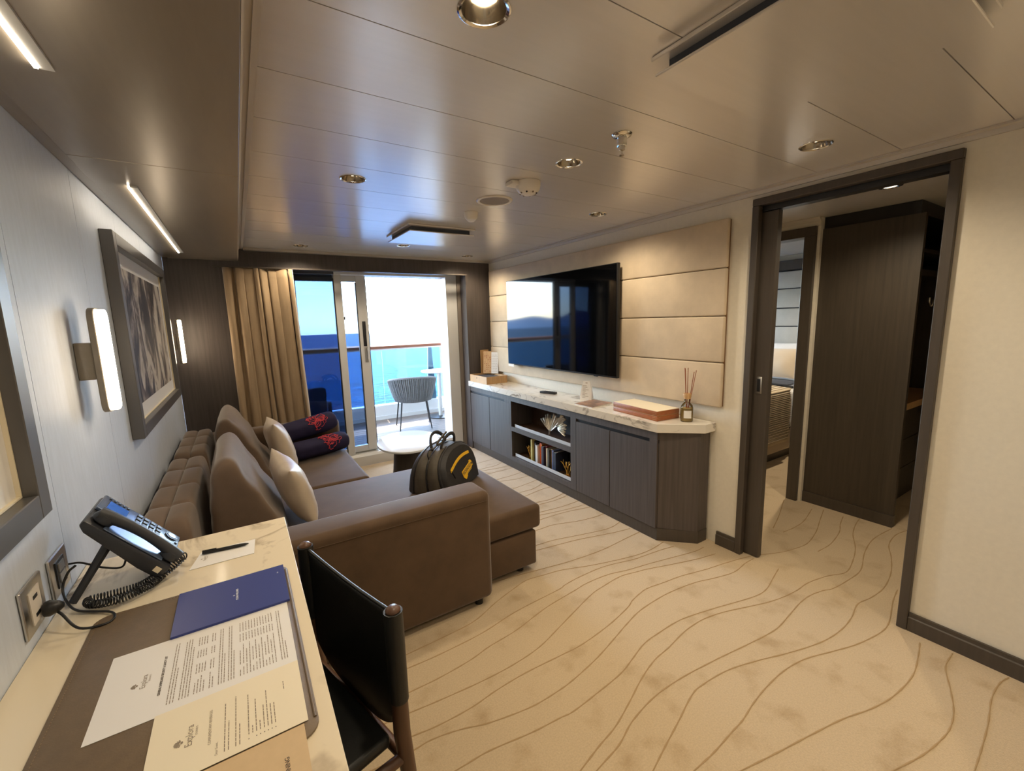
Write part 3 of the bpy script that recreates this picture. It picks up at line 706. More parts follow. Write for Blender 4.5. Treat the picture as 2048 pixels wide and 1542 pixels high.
# ------------------------------------------------------------------ ceiling devices
def ceiling_vent(x0, x1, y0, y1, label):
    t = thing('ceiling_vent', ((x0 + x1) / 2, (y0 + y1) / 2, H), label, 'air vent', 'square ceiling air diffusers')
    box('base_plate', (x0 - 0.008, y0 - 0.008, H - 0.012), (x1 + 0.008, y1 + 0.008, H - 0.0005), M['ceiling'], t, bev=0.002, seg=1)
    box('throat', (x0 + 0.025, y0 + 0.025, H - 0.042), (x1 - 0.025, y1 - 0.025, H - 0.0122), M['slate'], t)
    box('cover_plate', (x0, y0, H - 0.050), (x1, y1, H - 0.0425), M['ceiling'], t, bev=0.002, seg=1)
    for x in (x0 + 0.03, x1 - 0.03):
        for y in (y0 + 0.03, y1 - 0.03):
            m = MB(); m.cyl((x, y, H - 0.0422), (x, y, H - 0.0121), 0.005, 10); m.build('spacer', M['white_metal'], t)
ceiling_vent(1.012, 1.535, 0.32, 0.845, 'square ceiling vent at the top edge of the view')
ceiling_vent(1.075, 1.575, 2.97, 3.47, 'square ceiling vent reflecting daylight near the balcony')

t = thing('smoke_detector', (1.285, 1.885, H), 'white domed smoke detector with side tab', 'detector')
m = MB(); m.box((1.205, 1.855, H - 0.022), (1.30, 1.925, H - 0.0005), 0.008, 2); m.build('mounting_tab', M['plastic_white'], t, 40)
m = MB(); m.lathe([(0.0, -0.062), (0.024, -0.061), (0.045, -0.052), (0.058, -0.036), (0.062, -0.02), (0.062, -0.001), (0.0, -0.001)], 36, M=Matrix.Translation((1.305, 1.865, H))); m.build('dome', M['plastic_white'], t, 50)
for a in range(8):
    q = 2 * PI * a / 8; c = Vector((1.305 + 0.041 * math.cos(q), 1.865 + 0.041 * math.sin(q), H - 0.0545))
    m = MB(); m.ball(c, 0.0055, sub=1); m.build('sensor_port', M['black'] if a in (5, 7) else M['speaker_mesh'], t, 60)

t = thing('motion_sensor', (1.325, 2.53, H), 'small white cylindrical ceiling sensor beside the vent', 'sensor')
m = MB(); m.lathe([(0.0, -0.045), (0.03, -0.045), (0.04, -0.035), (0.046, -0.001), (0.0, -0.001)], 30, M=Matrix.Translation((1.325, 2.53, H))); m.build('body', M['plastic_white'], t, 40)
m = MB(); m.lathe([(0.0, -0.058), (0.018, -0.056), (0.030, -0.0455), (0.0, -0.0455)], 30, M=Matrix.Translation((1.325, 2.53, H))); m.build('lens', M['linen'], t, 50)

t = thing('ceiling_speaker', (1.32, 2.225, H), 'round ceiling speaker with pale rim', 'speaker')
m = MB(); m.lathe([(0.085, -0.001), (0.085, -0.005), (0.092, -0.008), (0.101, -0.006), (0.104, -0.001)], 48, M=Matrix.Translation((1.32, 2.225, H)), close=True); m.build('rim', M['plastic_white'], t, 50)
m = MB(); m.lathe([(0.0, -0.004), (0.0848, -0.003), (0.0848, -0.001), (0.0, -0.001)], 48, M=Matrix.Translation((1.32, 2.225, H))); m.build('grille', M['speaker_mesh'], t, 50)

t = thing('fire_sprinkler', (1.30, 1.235, H), 'chrome fire sprinkler head on the ceiling', 'sprinkler')
Tm = Matrix.Translation((1.30, 1.235, H))
m = MB(); m.lathe([(0.0, -0.012), (0.018, -0.012), (0.034, -0.007), (0.038, -0.001), (0.0, -0.001)], 32, M=Tm); m.build('escutcheon', M['chrome'], t, 50)
m = MB(); m.lathe([(0.0, -0.043), (0.017, -0.043), (0.019, -0.04), (0.019, -0.0125), (0.0, -0.0125)], 6, M=Tm); m.build('hex_body', M['chrome'], t, 30)
m = MB(); m.lathe([(0.0, -0.075), (0.009, -0.075), (0.009, -0.071), (0.004, -0.069), (0.004, -0.06), (0.011, -0.056), (0.012, -0.0435), (0.0, -0.0435)], 20, M=Tm); m.build('nozzle', M['chrome'], t, 40)

# ------------------------------------------------------------------ pictures
def picture(y0, y1, z0, z1, art, label):
    t = thing('framed_picture', (XL, (y0 + y1) / 2, z0), label, 'picture', 'abstract framed prints on the left wall')
    fw, dp = 0.055, 0.045; x0, x1 = XL + 0.0005, XL + dp
    box('frame_bar', (x0, y0, z0), (x1, y0 + fw, z1), M['frame_side'], t, bev=0.002, seg=1)
    box('frame_bar', (x0, y1 - fw, z0), (x1, y1, z1), M['frame_side'], t, bev=0.002, seg=1)
    box('frame_bar', (x0, y0 + fw + 0.0003, z0), (x1, y1 - fw - 0.0003, z0 + fw), M['frame_side'], t, bev=0.002, seg=1)
    box('frame_bar', (x0, y0 + fw + 0.0003, z1 - fw), (x1, y1 - fw - 0.0003, z1), M['frame_side'], t, bev=0.002, seg=1)
    g = 0.0006; a, b, c, d = y0 + fw + g, y1 - fw - g, z0 + fw + g, z1 - fw - g
    box('mat_board', (x0, a, c), (XL + 0.012, b, d), M['paper'], t)
    mw = 0.075
    box('print', (XL + 0.0122, a + mw, c + mw), (XL + 0.0145, b - mw, d - mw), art, t)
    box('inner_fillet', (XL + 0.0122, a, c), (XL + 0.020, b, c + 0.004), M['cream_paper'], t)
    box('inner_fillet', (XL + 0.0122, a, c + 0.0045), (XL + 0.020, a + 0.004, d), M['cream_paper'], t)
    box('inner_fillet', (XL + 0.0122, b - 0.004, c + 0.0045), (XL + 0.020, b, d), M['cream_paper'], t)
M['frame_side'] = mat('bronze_frame', srgb(104, 102, 100), 0.32, metal=0.35)
picture(2.49, 4.02, 1.015, 1.925, M['art_a'], 'large framed abstract print above the sofa between the sconces')
picture(-0.17, 1.362, 1.097, 1.99, M['art_b'], 'framed print above the desk cut by the left edge')

# ------------------------------------------------------------------ curtain
def curtain(x0, x1, y, z0, z1, folds, label):
    t = thing('curtain', ((x0 + x1) / 2, y, z0), label, 'curtain')
    m = MB(); r = random.Random(3); ph = [r.uniform(-0.5, 0.5) for _ in range(folds + 2)]
    def f(u, v):
        uu = u + 0.028 * math.sin(2 * PI * 1.7 * u + 0.8) + 0.014 * math.sin(2 * PI * 4.1 * u); k = uu * folds; i = max(0, int(k)); a = ph[min(i, folds)]
        spread = 1 + 0.10 * (1 - v)
        x = x0 + (x1 - x0) * u * spread - 0.0 + 0.012 * math.sin(k * 2 * PI + 1.3) * (0.4 + 0.6 * v)
        amp = 0.040 * (0.55 + 0.45 * math.sin(k * 1.9 + a)) * (0.85 + 0.25 * math.sin(5 * v + 2.2 * k)) * (0.75 + 0.25 * (1 - v))
        yy = y + amp * math.sin(2 * PI * k + a + 0.5 * math.sin(v * 3 + i)) + 0.006 * math.sin(9 * v + k)
        return (x, yy, z0 + (z1 - z0) * v)
    m.grid(f, folds * 14, 26); o = m.build('drape', M['curtain'], t, 80)
    md = o.modifiers.new('s', 'SOLIDIFY'); md.thickness = 0.004
    m = MB(); m.tube([Vector(f(1.0, v / 26)) + Vector((0.002, 0.0, 0)) for v in range(27)], 0.0035, 6); m.build('lining_edge', M['curtain_edge'], t, 60)
    m = MB(); m.tube([Vector(f(0.93, v / 26)) + Vector((0.0, -0.006, 0)) for v in range(14)], 0.0022, 6); m.build('hem_seam', M['curtain_edge'], t, 60)
    box('track', (x0 - 0.06, y - 0.02, z1 + 0.001), (2.2, y + 0.02, z1 + 0.011), M['frame_dark'], t)
curtain(-0.055, 0.462, 4.375, 0.02, 2.0, 8, 'gold-beige pleated curtain drawn to the left of the balcony door')

# ------------------------------------------------------------------ wall panel and television
def build_tv_wall():
    t = thing('upholstered_wall_panel', (2.52, 3.0, 0.918), 'beige suede wall panel in four padded rows behind the television', 'wall panel')
    box('backing', (2.526, 1.535, 0.925), (W - 0.0005, 4.40, 2.055), M['groove_dark'], t)
    zs = [0.918, 1.202, 1.489, 1.775, 2.061]
    for a, b in zip(zs[:-1], zs[1:]):
        box('padded_row', (2.50, 1.53, a + 0.002), (2.5255, 4.405, b - 0.002), M['suede'], t, bev=0.009, seg=3)
    v = thing('television', (2.44, 3.13, 1.03), 'large flat black television on the suede panel', 'television')
    box('casing', (2.432, 2.34, 1.032), (2.462, 3.915, 1.902), M['black'], v, bev=0.004, seg=2)
    box('screen', (2.4285, 2.348, 1.046), (2.4315, 3.907, 1.896), M['black_gloss'], v)
    box('wall_bracket', (2.463, 2.8, 1.25), (2.4998, 3.45, 1.65), M['black'], v)
    box('sticker', (2.427, 3.80, 1.014), (2.4310, 3.905, 1.040), M['plastic_white'], v)
    m = MB(); m.box((2.436, 2.56, 1.0255), (2.452, 2.60, 1.0315), 0.002); m.build('receiver', M['black'], v)
build_tv_wall()

# ------------------------------------------------------------------ media console
def build_console():
    fx = 2.235; ztop = 0.755; bk = W - 0.019
    t = thing('media_console', (2.38, 3.0, 0), 'long dark wood media console with open centre shelves and chamfered end', 'console')
    y0, y1 = 1.785, 4.455
    # plinth
    m = MB(); m.prism([(fx + 0.012, y1), (fx + 0.012, y0), (2.43, 1.60), (bk, 1.60), (bk, y1)], 0.0, 0.085, 'z'); m.build('plinth', M['frame_dark'], t)
    # far cupboard, near cupboard and chamfered end as carcasses; centre open
    box('carcass', (fx + 0.02, 3.60, 0.0855), (bk, y1, ztop), M['dark_wood'], t)
    m = MB(); m.prism([(fx + 0.02, 2.60), (fx + 0.02, y0 + 0.002), (2.425, 1.603), (bk, 1.603), (bk, 2.60)], 0.0855, ztop, 'z'); m.build('carcass', M['dark_wood'], t)
    # centre bay
    box('bay_back', (bk - 0.02, 2.601, 0.0855), (bk, 3.599, ztop), M['niche_wood'], t)
    box('bay_base', (fx + 0.02, 2.601, 0.0855), (bk - 0.0205, 3.599, 0.135), M['niche_wood'], t)
    box('bay_top', (fx + 0.02, 2.601, 0.715), (bk - 0.0205, 3.599, ztop), M['niche_wood'], t)
    sh = box('shelf', (fx + 0.012, 2.601, 0.405), (bk - 0.0205, 3.599, 0.435), M['niche_wood'], t)
    box('shelf_front', (fx, 2.66, 0.396), (fx + 0.0115, 3.575, 0.440), M['dark_wood'], t)
    for z in (0.436, 0.1355):
        box('retaining_lip', (fx + 0.022, 2.67, z), (fx + 0.025, 3.545, z + 0.030), M['white_metal'], t)
    # face frame
    box('face_stile', (fx, 2.592, 0.0855), (fx + 0.0195, 2.659, ztop), M['dark_wood'], t)
    box('face_stile', (fx, 3.576, 0.0855), (fx + 0.0195, 3.60, ztop), M['dark_wood'], t)
    box('face_rail', (fx, 2.6595, 0.700), (fx + 0.0195, 3.5755, ztop), M['dark_wood'], t)
    box('face_rail', (fx, 2.6595, 0.0855), (fx + 0.0195, 3.5755, 0.128), M['dark_wood'], t)
    # doors with a finger pull slot over them
    def doors(a, b, mid, slots):
        box('top_rail', (fx, a, 0.700), (fx + 0.0195, b, ztop), M['dark_wood'], t)
        for p, q in ((a, mid - 0.0015), (mid + 0.0015, b)):
            box('door', (fx, p + 0.0015, 0.0875), (fx + 0.0195, q - 0.0015, 0.676), M['dark_wood'], t, bev=0.0015, seg=1)
        box('finger_slot', (fx + 0.010, a, 0.6765), (fx + 0.0195, b, 0.6995), M['black'], t)
        for p, q in slots:
            box('slot_filler', (fx, p, 0.6765), (fx + 0.0095, q, 0.6995), M['dark_wood'], t)
    doors(1.788, 2.5915, 2.213, [(1.788, 1.85)])
    doors(3.601, y1, 4.02, [(3.601, 3.70)])
    # worktop
    m = MB(); m.prism([(2.212, YB - 0.001), (2.212, 1.775), (2.43, 1.575), (2.535, 1.575), (2.535, YB - 0.001)], ztop + 0.001, 0.815, 'z', bev=0.003, seg=1)
    w = m.build('console_worktop', M['marble_white'], None, 30); tag(w, 'veined white marble worktop lying on the media console', 'worktop')
build_console()
# ------------------------------------------------------------------ soft shapes
def pillow_mb(w, h, t, Mx, wrinkle=0.004, seed=0, n=26):
    """square pillow in local XY, thickness along Z, corners drawn out"""
    bm = bmesh.new(); V = {}
    def pos(u, v, sgn):
        pin = 1 - 0.07 * (1 - abs(u) ** 2) * abs(v) ** 3 ; pinv = 1 - 0.07 * (1 - abs(v) ** 2) * abs(u) ** 3
        x = w / 2 * u * pinv; y = h / 2 * v * pin
        e = max(0.0, (1 - abs(u) ** 2.6)) ** 0.5 * max(0.0, (1 - abs(v) ** 2.6)) ** 0.5
        z = sgn * t / 2 * e
        nn = mnoise.noise(Vector((x * 9 + seed, y * 9, sgn * 3.1))) + 0.5 * mnoise.noise(Vector((x * 22 + seed, y * 16, sgn * 1.7)))
        z += sgn * wrinkle * nn * (e ** 0.5)
        return Vector((x, y, z))
    for s in (1, -1):
        for i in range(n + 1):
            for j in range(n + 1):
                u = math.sin((i / n - 0.5) * PI); v = math.sin((j / n - 0.5) * PI)
                edge = i in (0, n) or j in (0, n)
                key = (i, j, 0 if edge else s)
                if key not in V: V[key] = bm.verts.new(pos(u, v, 0 if edge else s))
        g = lambda i, j: V[(i, j, 0 if (i in (0, n) or j in (0, n)) else s)]
        for i in range(n):
            for j in range(n):
                q = (g(i, j), g(i + 1, j), g(i + 1, j + 1), g(i, j + 1))
                try: bm.faces.new(q if s > 0 else q[::-1])
                except ValueError: pass
    mb = MB(); mb.merge(bm, Mx); return mb

def loft_mb(profile, a0, a1, axis='y', power=0.3, nr=22, wr=0.004, seed=0):
    """closed soft body: a smooth closed profile swept along an axis with rounded ends"""
    prof = catmull([Vector((p[0], p[1], 0)) for p in profile] + [Vector((profile[0][0], profile[0][1], 0))], 5)[:-1]
    cx = sum(p.x for p in prof) / len(prof); cz = sum(p.y for p in prof) / len(prof)
    bm = bmesh.new(); rings = []
    for i in range(nr + 1):
        a = (i / nr - 0.5) * PI
        t = math.copysign(abs(math.sin(a)) ** power, math.sin(a)) if abs(math.sin(a)) > 1e-9 else 0
        k = max(0.02, abs(math.cos(a))) ** power
        y = (a0 + a1) / 2 + (a1 - a0) / 2 * t
        ring = []
        for p in prof:
            x = cx + (p.x - cx) * k; z = cz + (p.y - cz) * k
            d = wr * mnoise.noise(Vector((x * 10 + seed, y * 7, z * 10)))
            x += d; z += d
            ring.append(bm.verts.new((x, y, z) if axis == 'y' else (y, x, z)))
        rings.append(ring)
    n = len(prof)
    for A, B in zip(rings[:-1], rings[1:]):
        for k in range(n):
            bm.faces.new((A[k], A[(k + 1) % n], B[(k + 1) % n], B[k]))
    bm.faces.new(rings[0]); bm.faces.new(rings[-1])
    bmesh.ops.recalc_face_normals(bm, faces=list(bm.faces))
    mb = MB(); mb.merge(bm); return mb

# ------------------------------------------------------------------ sofa
def build_sofa():
    t = thing('sectional_sofa', (0.3, 3.0, 0), 'brown velour sectional sofa with chaise and tufted back', 'sofa')
    m = MB(); m.box((-0.42, 1.85, 0.035), (1.02, 2.055, 0.632), 0.035, 4); m.build('arm', M['sofa'], t, 50)
    m = MB(); m.box((-0.42, 4.055, 0.035), (0.70, 4.225, 0.665), 0.045, 4); m.build('arm', M['sofa'], t, 50)
    # bases
    m = MB(); m.prism([(-0.42, 2.06), (1.03, 2.06), (1.03, 1.968), (1.385, 1.968), (1.385, 3.055), (-0.42, 3.055)], 0.045, 0.258, 'z', bev=0.012, seg=2); m.build('base', M['sofa'], t, 50)
    m = MB(); m.box((-0.42, 3.06, 0.045), (0.67, 4.05, 0.258), 0.012, 2); m.build('base', M['sofa'], t, 50)
    # seat cushions
    m = MB(); m.prism([(-0.22, 2.06), (1.035, 2.06), (1.035, 1.962), (1.422, 1.962), (1.422, 3.058), (-0.22, 3.058)], 0.268, 0.415, 'z', bev=0.028, seg=4); m.build('seat_cushion', M['sofa'], t, 55)
    m = MB(); m.box((-0.22, 3.064, 0.268), (0.705, 4.05, 0.418), 0.03, 4); m.build('seat_cushion', M['sofa'], t, 55)
    # tufted back blocks
    def block(y0, y1, nr):
        x0, x1, z0, z1 = XL + 0.018, -0.232, 0.26, 0.742; m = MB()
        def f(u, v):
            e = max(0.0, 1 - abs(2 * u - 1) ** 12) ** 0.22 * max(0.0, 1 - abs(2 * v - 1) ** 26) ** 0.22
            tx = abs(math.sin(PI * 2 * u)) ** 0.35; ty = abs(math.sin(PI * nr * v)) ** 0.35
            z = z0 + (z1 - z0) * e - 0.022 * (1 - tx * ty) * (1 if e > 0.8 else 0)
            return (x0 + (x1 - x0) * u, y0 + (y1 - y0) * v, z)
        m.grid(f, 40, 80); return m.build('tufted_back', M['sofa_light'], t, 70)
    block(2.06, 3.235, 4); block(3.255, 4.05, 3)
    for x, y in ((1.30, 2.03), (1.32, 3.0), (0.95, 1.90), (0.62, 4.14), (-0.3, 1.95), (-0.3, 4.14)):
        m = MB(); m.cyl((x, y, 0.0), (x, y, 0.05), 0.022, 16); m.build('foot', M['black'], t, 40)
    # stitched seam on the near arm
    m = MB(); m.tube([(-0.38, 1.8485, 0.585), (0.99, 1.8485, 0.585)], 0.0016, 5); m.build('seam', M['sofa'], t)
build_sofa()
CUSH = [(-0.185, 0.43), (-0.215, 0.56), (-0.205, 0.72), (-0.185, 0.84), (-0.14, 0.885), (-0.09, 0.86), (-0.02, 0.73), (0.05, 0.58), (0.105, 0.445), (0.06, 0.425), (-0.06, 0.425)]
def back_cushion(y0, y1, s, label, seed):
    pr = [(x * s + 0.018, 0.434 + (z - 0.425) * s) for x, z in CUSH]
    mb = loft_mb(pr, y0, y1, 'y', 0.16, 30, 0.014, seed)
    o = mb.build('back_cushion', M['sofa_light'], None, 70, loc=(0, (y0 + y1) / 2, 0.42)); tag(o, label, 'cushion', 'large brown back cushions')
    return o
back_cushion(2.33, 3.02, 1.0, 'large brown back cushion on the chaise side of the sofa', 1.0)
back_cushion(3.30, 3.98, 1.05, 'large brown back cushion at the curtain end of the sofa', 5.0)
def throw_pillow(c, w, h, th, lean, yaw, roll, label, seed):
    # local X along the sofa, local Y up the cushion, Z its normal facing the room
    Mx = Matrix.Translation(c) @ Matrix.Rotation(yaw, 4, 'Z') @ Matrix.Rotation(-lean, 4, 'Y') @ Matrix(((0, 0, 1, 0), (1, 0, 0, 0), (0, 1, 0, 0), (0, 0, 0, 1))) @ Matrix.Rotation(roll, 4, 'Z')
    o = pillow_mb(w, h, th, Mx, 0.010, seed).build('throw_pillow', M['pillow'], None, 80, loc=c); tag(o, label, 'pillow', 'small champagne satin pillows'); return o
throw_pillow((0.178, 2.64, 0.606), 0.46, 0.36, 0.15, math.radians(17), 0.10, 0.05, 'champagne satin pillow leaning on the nearer back cushion', 2)
throw_pillow((0.185, 3.54, 0.632), 0.42, 0.40, 0.15, math.radians(15), 0.06, -0.04, 'champagne satin pillow beside the rolled navy bags', 9)

def rolled_bag(c, yaw, pitch, L, ry, rz, label, seed):
    t = thing('navy_roll', c, label, 'bag', 'rolled navy bags with red emblem')
    Mx = Matrix.Translation(c) @ Matrix.Rotation(yaw, 4, 'Z') @ Matrix.Rotation(-pitch, 4, 'Y')
    prof = [(ry * math.cos(a) * (1 + 0.05 * math.cos(3 * a)), rz * math.sin(a)) for a in [2 * PI * k / 12 for k in range(12)]]
    mb = loft_mb(prof, -L / 2, L / 2, 'x', 0.32, 26, 0.008, seed)
    out = MB(); out.merge(mb.bm, Mx); out.build('cloth', M['navy'], t, 75)
    # embroidered emblem: curling tendrils round a centre, laid on the cloth
    e = MB(); rr = random.Random(seed)
    def P(du, dv):
        a = math.radians(138) + dv / ((ry + rz) / 2)
        return Vector((0.055 + du, (ry + 0.003) * math.cos(a) * (1 + 0.05 * math.cos(3 * a)), (rz + 0.003) * math.sin(a)))
    for k in range(20):
        a0 = 2 * PI * k / 20 + rr.uniform(-0.1, 0.1); pts = []
        r0 = 0.012; r1 = rr.choice((0.058, 0.068, 0.078, 0.086))
        for i in range(15):
            f = i / 14; r = r0 + (r1 - r0) * min(1, f * 1.35); a = a0 + 0.35 * math.sin(f * 5 + k)
            p = Vector((r * math.cos(a), r * math.sin(a) * 0.9))
            if f > 0.66:
                q = (f - 0.66) / 0.34 * 4.6; cr = 0.008
                p = p + Vector((cr * math.sin(q + a), cr * (1 - math.cos(q)))) * (1 if k % 2 else -1)
            pts.append(P(p.x, p.y))
        e.tube(pts, 0.0024, 5)
    for k in range(9):
        a = 2 * PI * k / 9; e.ball(P(0.008 * math.cos(a), 0.008 * math.sin(a)), 0.005, sub=1)
    e2 = MB(); e2.merge(e.bm, Mx); e2.build('emblem', M['red'], t, 60)
    return t
rolled_bag((0.49, 3.815, 0.503), 0.34, 0.0, 0.47, 0.098, 0.080, 'lower navy roll with red coral emblem on the sofa seat', 1)
rolled_bag((0.425, 3.925, 0.655), 0.30, 0.10, 0.46, 0.096, 0.078, 'upper navy roll with red coral emblem resting against the far arm', 2)

# ------------------------------------------------------------------ gym bag on the chaise
def build_gym_bag():
    c = Vector((1.085, 2.60, 0.416)); yaw = math.radians(38)
    t = thing('gym_bag', c, 'black gym bag with yellow zip and badge on the chaise', 'bag')
    Mx = Matrix.Translation(c) @ Matrix.Rotation(yaw, 4, 'Z')
    hw, dp, hh = 0.228, 0.148, 0.285      # half length, half depth, height; front face looks along -Y
    def side(k, z):     # outline half-length at height z
        f = z / hh; return hw * (0.93 + 0.10 * math.sin(f * PI * 0.75)) if f < 0.45 else hw * 1.0 * max(0.0, 1 - ((f - 0.45) / 0.55) ** 2.4) ** 0.5
    outline = []
    for i in range(0, 19):
        f = i / 18 * 0.985; outline.append((side(0, f * hh), f * hh))
    poly = [(x, z) for x, z in outline] + [(-x, z) for x, z in reversed(outline)]
    def shell(name, y0, y1, sc, mt):
        bm = bmesh.new(); rings = []
        cz = hh * 0.45
        ys = [(y0, 0.90), (y0 + (y1 - y0) * 0.06, 0.965), (y0 + (y1 - y0) * 0.16, 1.0), (y0 + (y1 - y0) * 0.84, 1.0), (y0 + (y1 - y0) * 0.94, 0.965), (y1, 0.90)]
        for y, k in ys:
            rings.append([bm.verts.new((x * k * sc, y, max(0.001, cz + (z - cz) * k * sc))) for x, z in poly])
        n = len(poly)
        for A, B in zip(rings[:-1], rings[1:]):
            for k in range(n): bm.faces.new((A[k], A[(k + 1) % n], B[(k + 1) % n], B[k]))
        bm.faces.new(rings[0]); bm.faces.new(rings[-1])
        mb = MB(); mb.merge(bm, Mx); return mb.build(name, mt, t, 50)
    shell('body', -dp, dp, 1.0, M['bag_black'])
    def ring_pts(y, s=1.012, a=0, b=None):
        cz = hh * 0.45
        return [Mx @ Vector((x * s, y, max(0.004, cz + (z - cz) * s))) for x, z in poly][a:b]
    for y in (-dp * 0.72, dp * 0.72):
        m = MB(); m.tube(ring_pts(y, 1.0), 0.006, 6); m.build('piping', M['bag_black'], t, 60)
    # webbing down the gusset
    def band(y0, y1, a, b, mt, name, s=1.014):
        A = ring_pts(y0, s, a, b); B = ring_pts(y1, s, a, b); bm = bmesh.new()
        va = [bm.verts.new(p) for p in A]; vb = [bm.verts.new(p) for p in B]
        for i in range(len(A) - 1): bm.faces.new((va[i], va[i + 1], vb[i + 1], vb[i]))
        mb = MB(); mb.merge(bm); o = mb.build(name, mt, t, 60); md = o.modifiers.new('s', 'SOLIDIFY'); md.thickness = 0.003; md.offset = 1
    band(-dp * 0.62, -dp * 0.05, 19, 38, M['bag_brown'], 'webbing'); band(dp * 0.05, dp * 0.62, 19, 38, M['bag_brown'], 'webbing')
    band(-dp * 0.04, dp * 0.04, 2, 36, M['black'], 'main_zip', 1.018)
    # yellow zip on the front face
    zp = []
    for i in range(13):
        f = i / 12; x = -0.150 + 0.285 * f; z = 0.150 + 0.045 * f + 0.022 * math.sin(f * PI)
        zp.append((x, z))
    m = MB()
    for i in range(12):
        (xa, za), (xb, zb) = zp[i], zp[i + 1]
        m.prism([(xa, za - 0.009), (xb, zb - 0.009), (xb, zb + 0.009), (xa, za + 0.009)], -dp - 0.004, -dp + 0.002, 'y', M=Mx)
    m.build('front_zip', M['yellow'], t)
    m = MB(); m.tube([Mx @ Vector(p) for p in ((-0.145, -dp - 0.004, 0.15), (-0.138, -dp - 0.006, 0.135), (-0.12, -dp - 0.005, 0.098))], 0.003, 6); m.build('zip_pull', M['black'], t)
    # badge
    Bx = Mx @ Matrix.Translation((0.06, -dp - 0.0005, 0.098)) @ Matrix.Rotation(PI / 2, 4, 'X') @ Matrix.Rotation(0.22, 4, 'Z')
    m = MB(); m.prism([(-0.082, -0.016), (-0.062, -0.04), (-0.03, -0.030), (-0.028, -0.022), (0.045, -0.022), (0.06, -0.012), (0.078, -0.012), (0.082, 0.010), (0.070, 0.030), (0.05, 0.034), (0.046, 0.024), (-0.082, 0.024)], 0.0, 0.004, 'z', M=Bx); bd = m.build('badge', M['yellow'], t)
    m = MB(); m.merge(text_bm('TECHNOGYM', 0.0255, 0.0006), Bx @ Matrix.Translation((-0.001, 0.004, 0.0048))); m.build('badge_lettering', M['ink_dark'], bd)
    m = MB()
    for (a, b, y) in ((-0.074, 0.040, 0.0185), (-0.020, 0.050, -0.0165)):
        m.box((a, y - 0.001, 0.0041), (b, y + 0.001, 0.0048), M=Bx)
    m.build('badge_rule', M['ink_dark'], bd)
    # two carrying handles and the strap rings
    for y, lean in ((-0.05, -0.03), (0.055, 0.05)):
        pts = []
        for i in range(17):
            a = PI * i / 16; pts.append(Mx @ Vector((0.092 * math.cos(a), y + lean * math.sin(a), hh * 0.93 + 0.088 * math.sin(a) ** 0.8)))
        m = MB(); m.tube(pts, 0.0125, 8); m.build('handle', M['bag_black'], t, 60)
    pts = [Mx @ Vector(p) for p in ((-0.02, -0.06, 0.368), (-0.10, -0.07, 0.352), (-0.155, -0.065, 0.325), (-0.11, -0.06, 0.312), (-0.03, -0.055, 0.325))]
    m = MB(); m.tube(catmull(pts, 4), 0.0085, 8); m.build('handle_wrap', M['bag_brown'], t, 60)
    pts = [Mx @ Vector(p) for p in ((-0.10, 0.02, 0.262), (-0.165, 0.015, 0.285), (-0.195, 0.01, 0.262), (-0.186, 0.0, 0.225))]
    m = MB(); m.tube(catmull(pts, 4), 0.005, 6); m.build('strap_loop', M['black'], t, 60)
    m = MB(); m.box((-0.085, -0.075, 0.262), (-0.02, -0.05, 0.275), 0.004, M=Mx); m.build('buckle', M['chrome_soft'], t, 40)
    # the bag narrows towards its zip
    Rz = Matrix.Rotation(yaw, 3, 'Z'); Ri = Rz.inverted()
    for o in t.children_recursive:
        for v in o.data.vertices:
            p = Ri @ v.co; f = max(0.0, min(1.0, p.z / hh)); p.y *= 1.12 - 0.50 * f; v.co = Rz @ p
build_gym_bag()

# ------------------------------------------------------------------ coffee table
def build_coffee_table():
    c = Vector((1.205, 3.69, 0)); rot = -math.atan2(1.205, 3.69)
    t = thing('coffee_table', c, 'white oval coffee table on a dark flared pedestal', 'table')
    Mx = Matrix.Translation(c) @ Matrix.Rotation(rot, 4, 'Z')
    pts = []
    for k in range(64):
        a = 2 * PI * k / 64; pts.append((0.272 * math.cos(a) * (1 + 0.04 * math.sin(a)), 0.365 * math.copysign(abs(math.sin(a)) ** 0.92, math.sin(a))))
    m = MB(); m.prism(pts, 0.433, 0.452, 'z', bev=0.006, seg=2, M=Mx); m.build('tabletop', M['table_white'], t, 40)
    m = MB(); m.lathe([(0.0, 0.0), (0.205, 0.0), (0.205, 0.012), (0.19, 0.05), (0.165, 0.2), (0.15, 0.34), (0.148, 0.4325), (0.0, 0.4325)], 48, M=Mx @ Matrix.Diagonal((0.9, 1.15, 1, 1))); m.build('pedestal', M['darker_wood'], t, 40)
build_coffee_table()

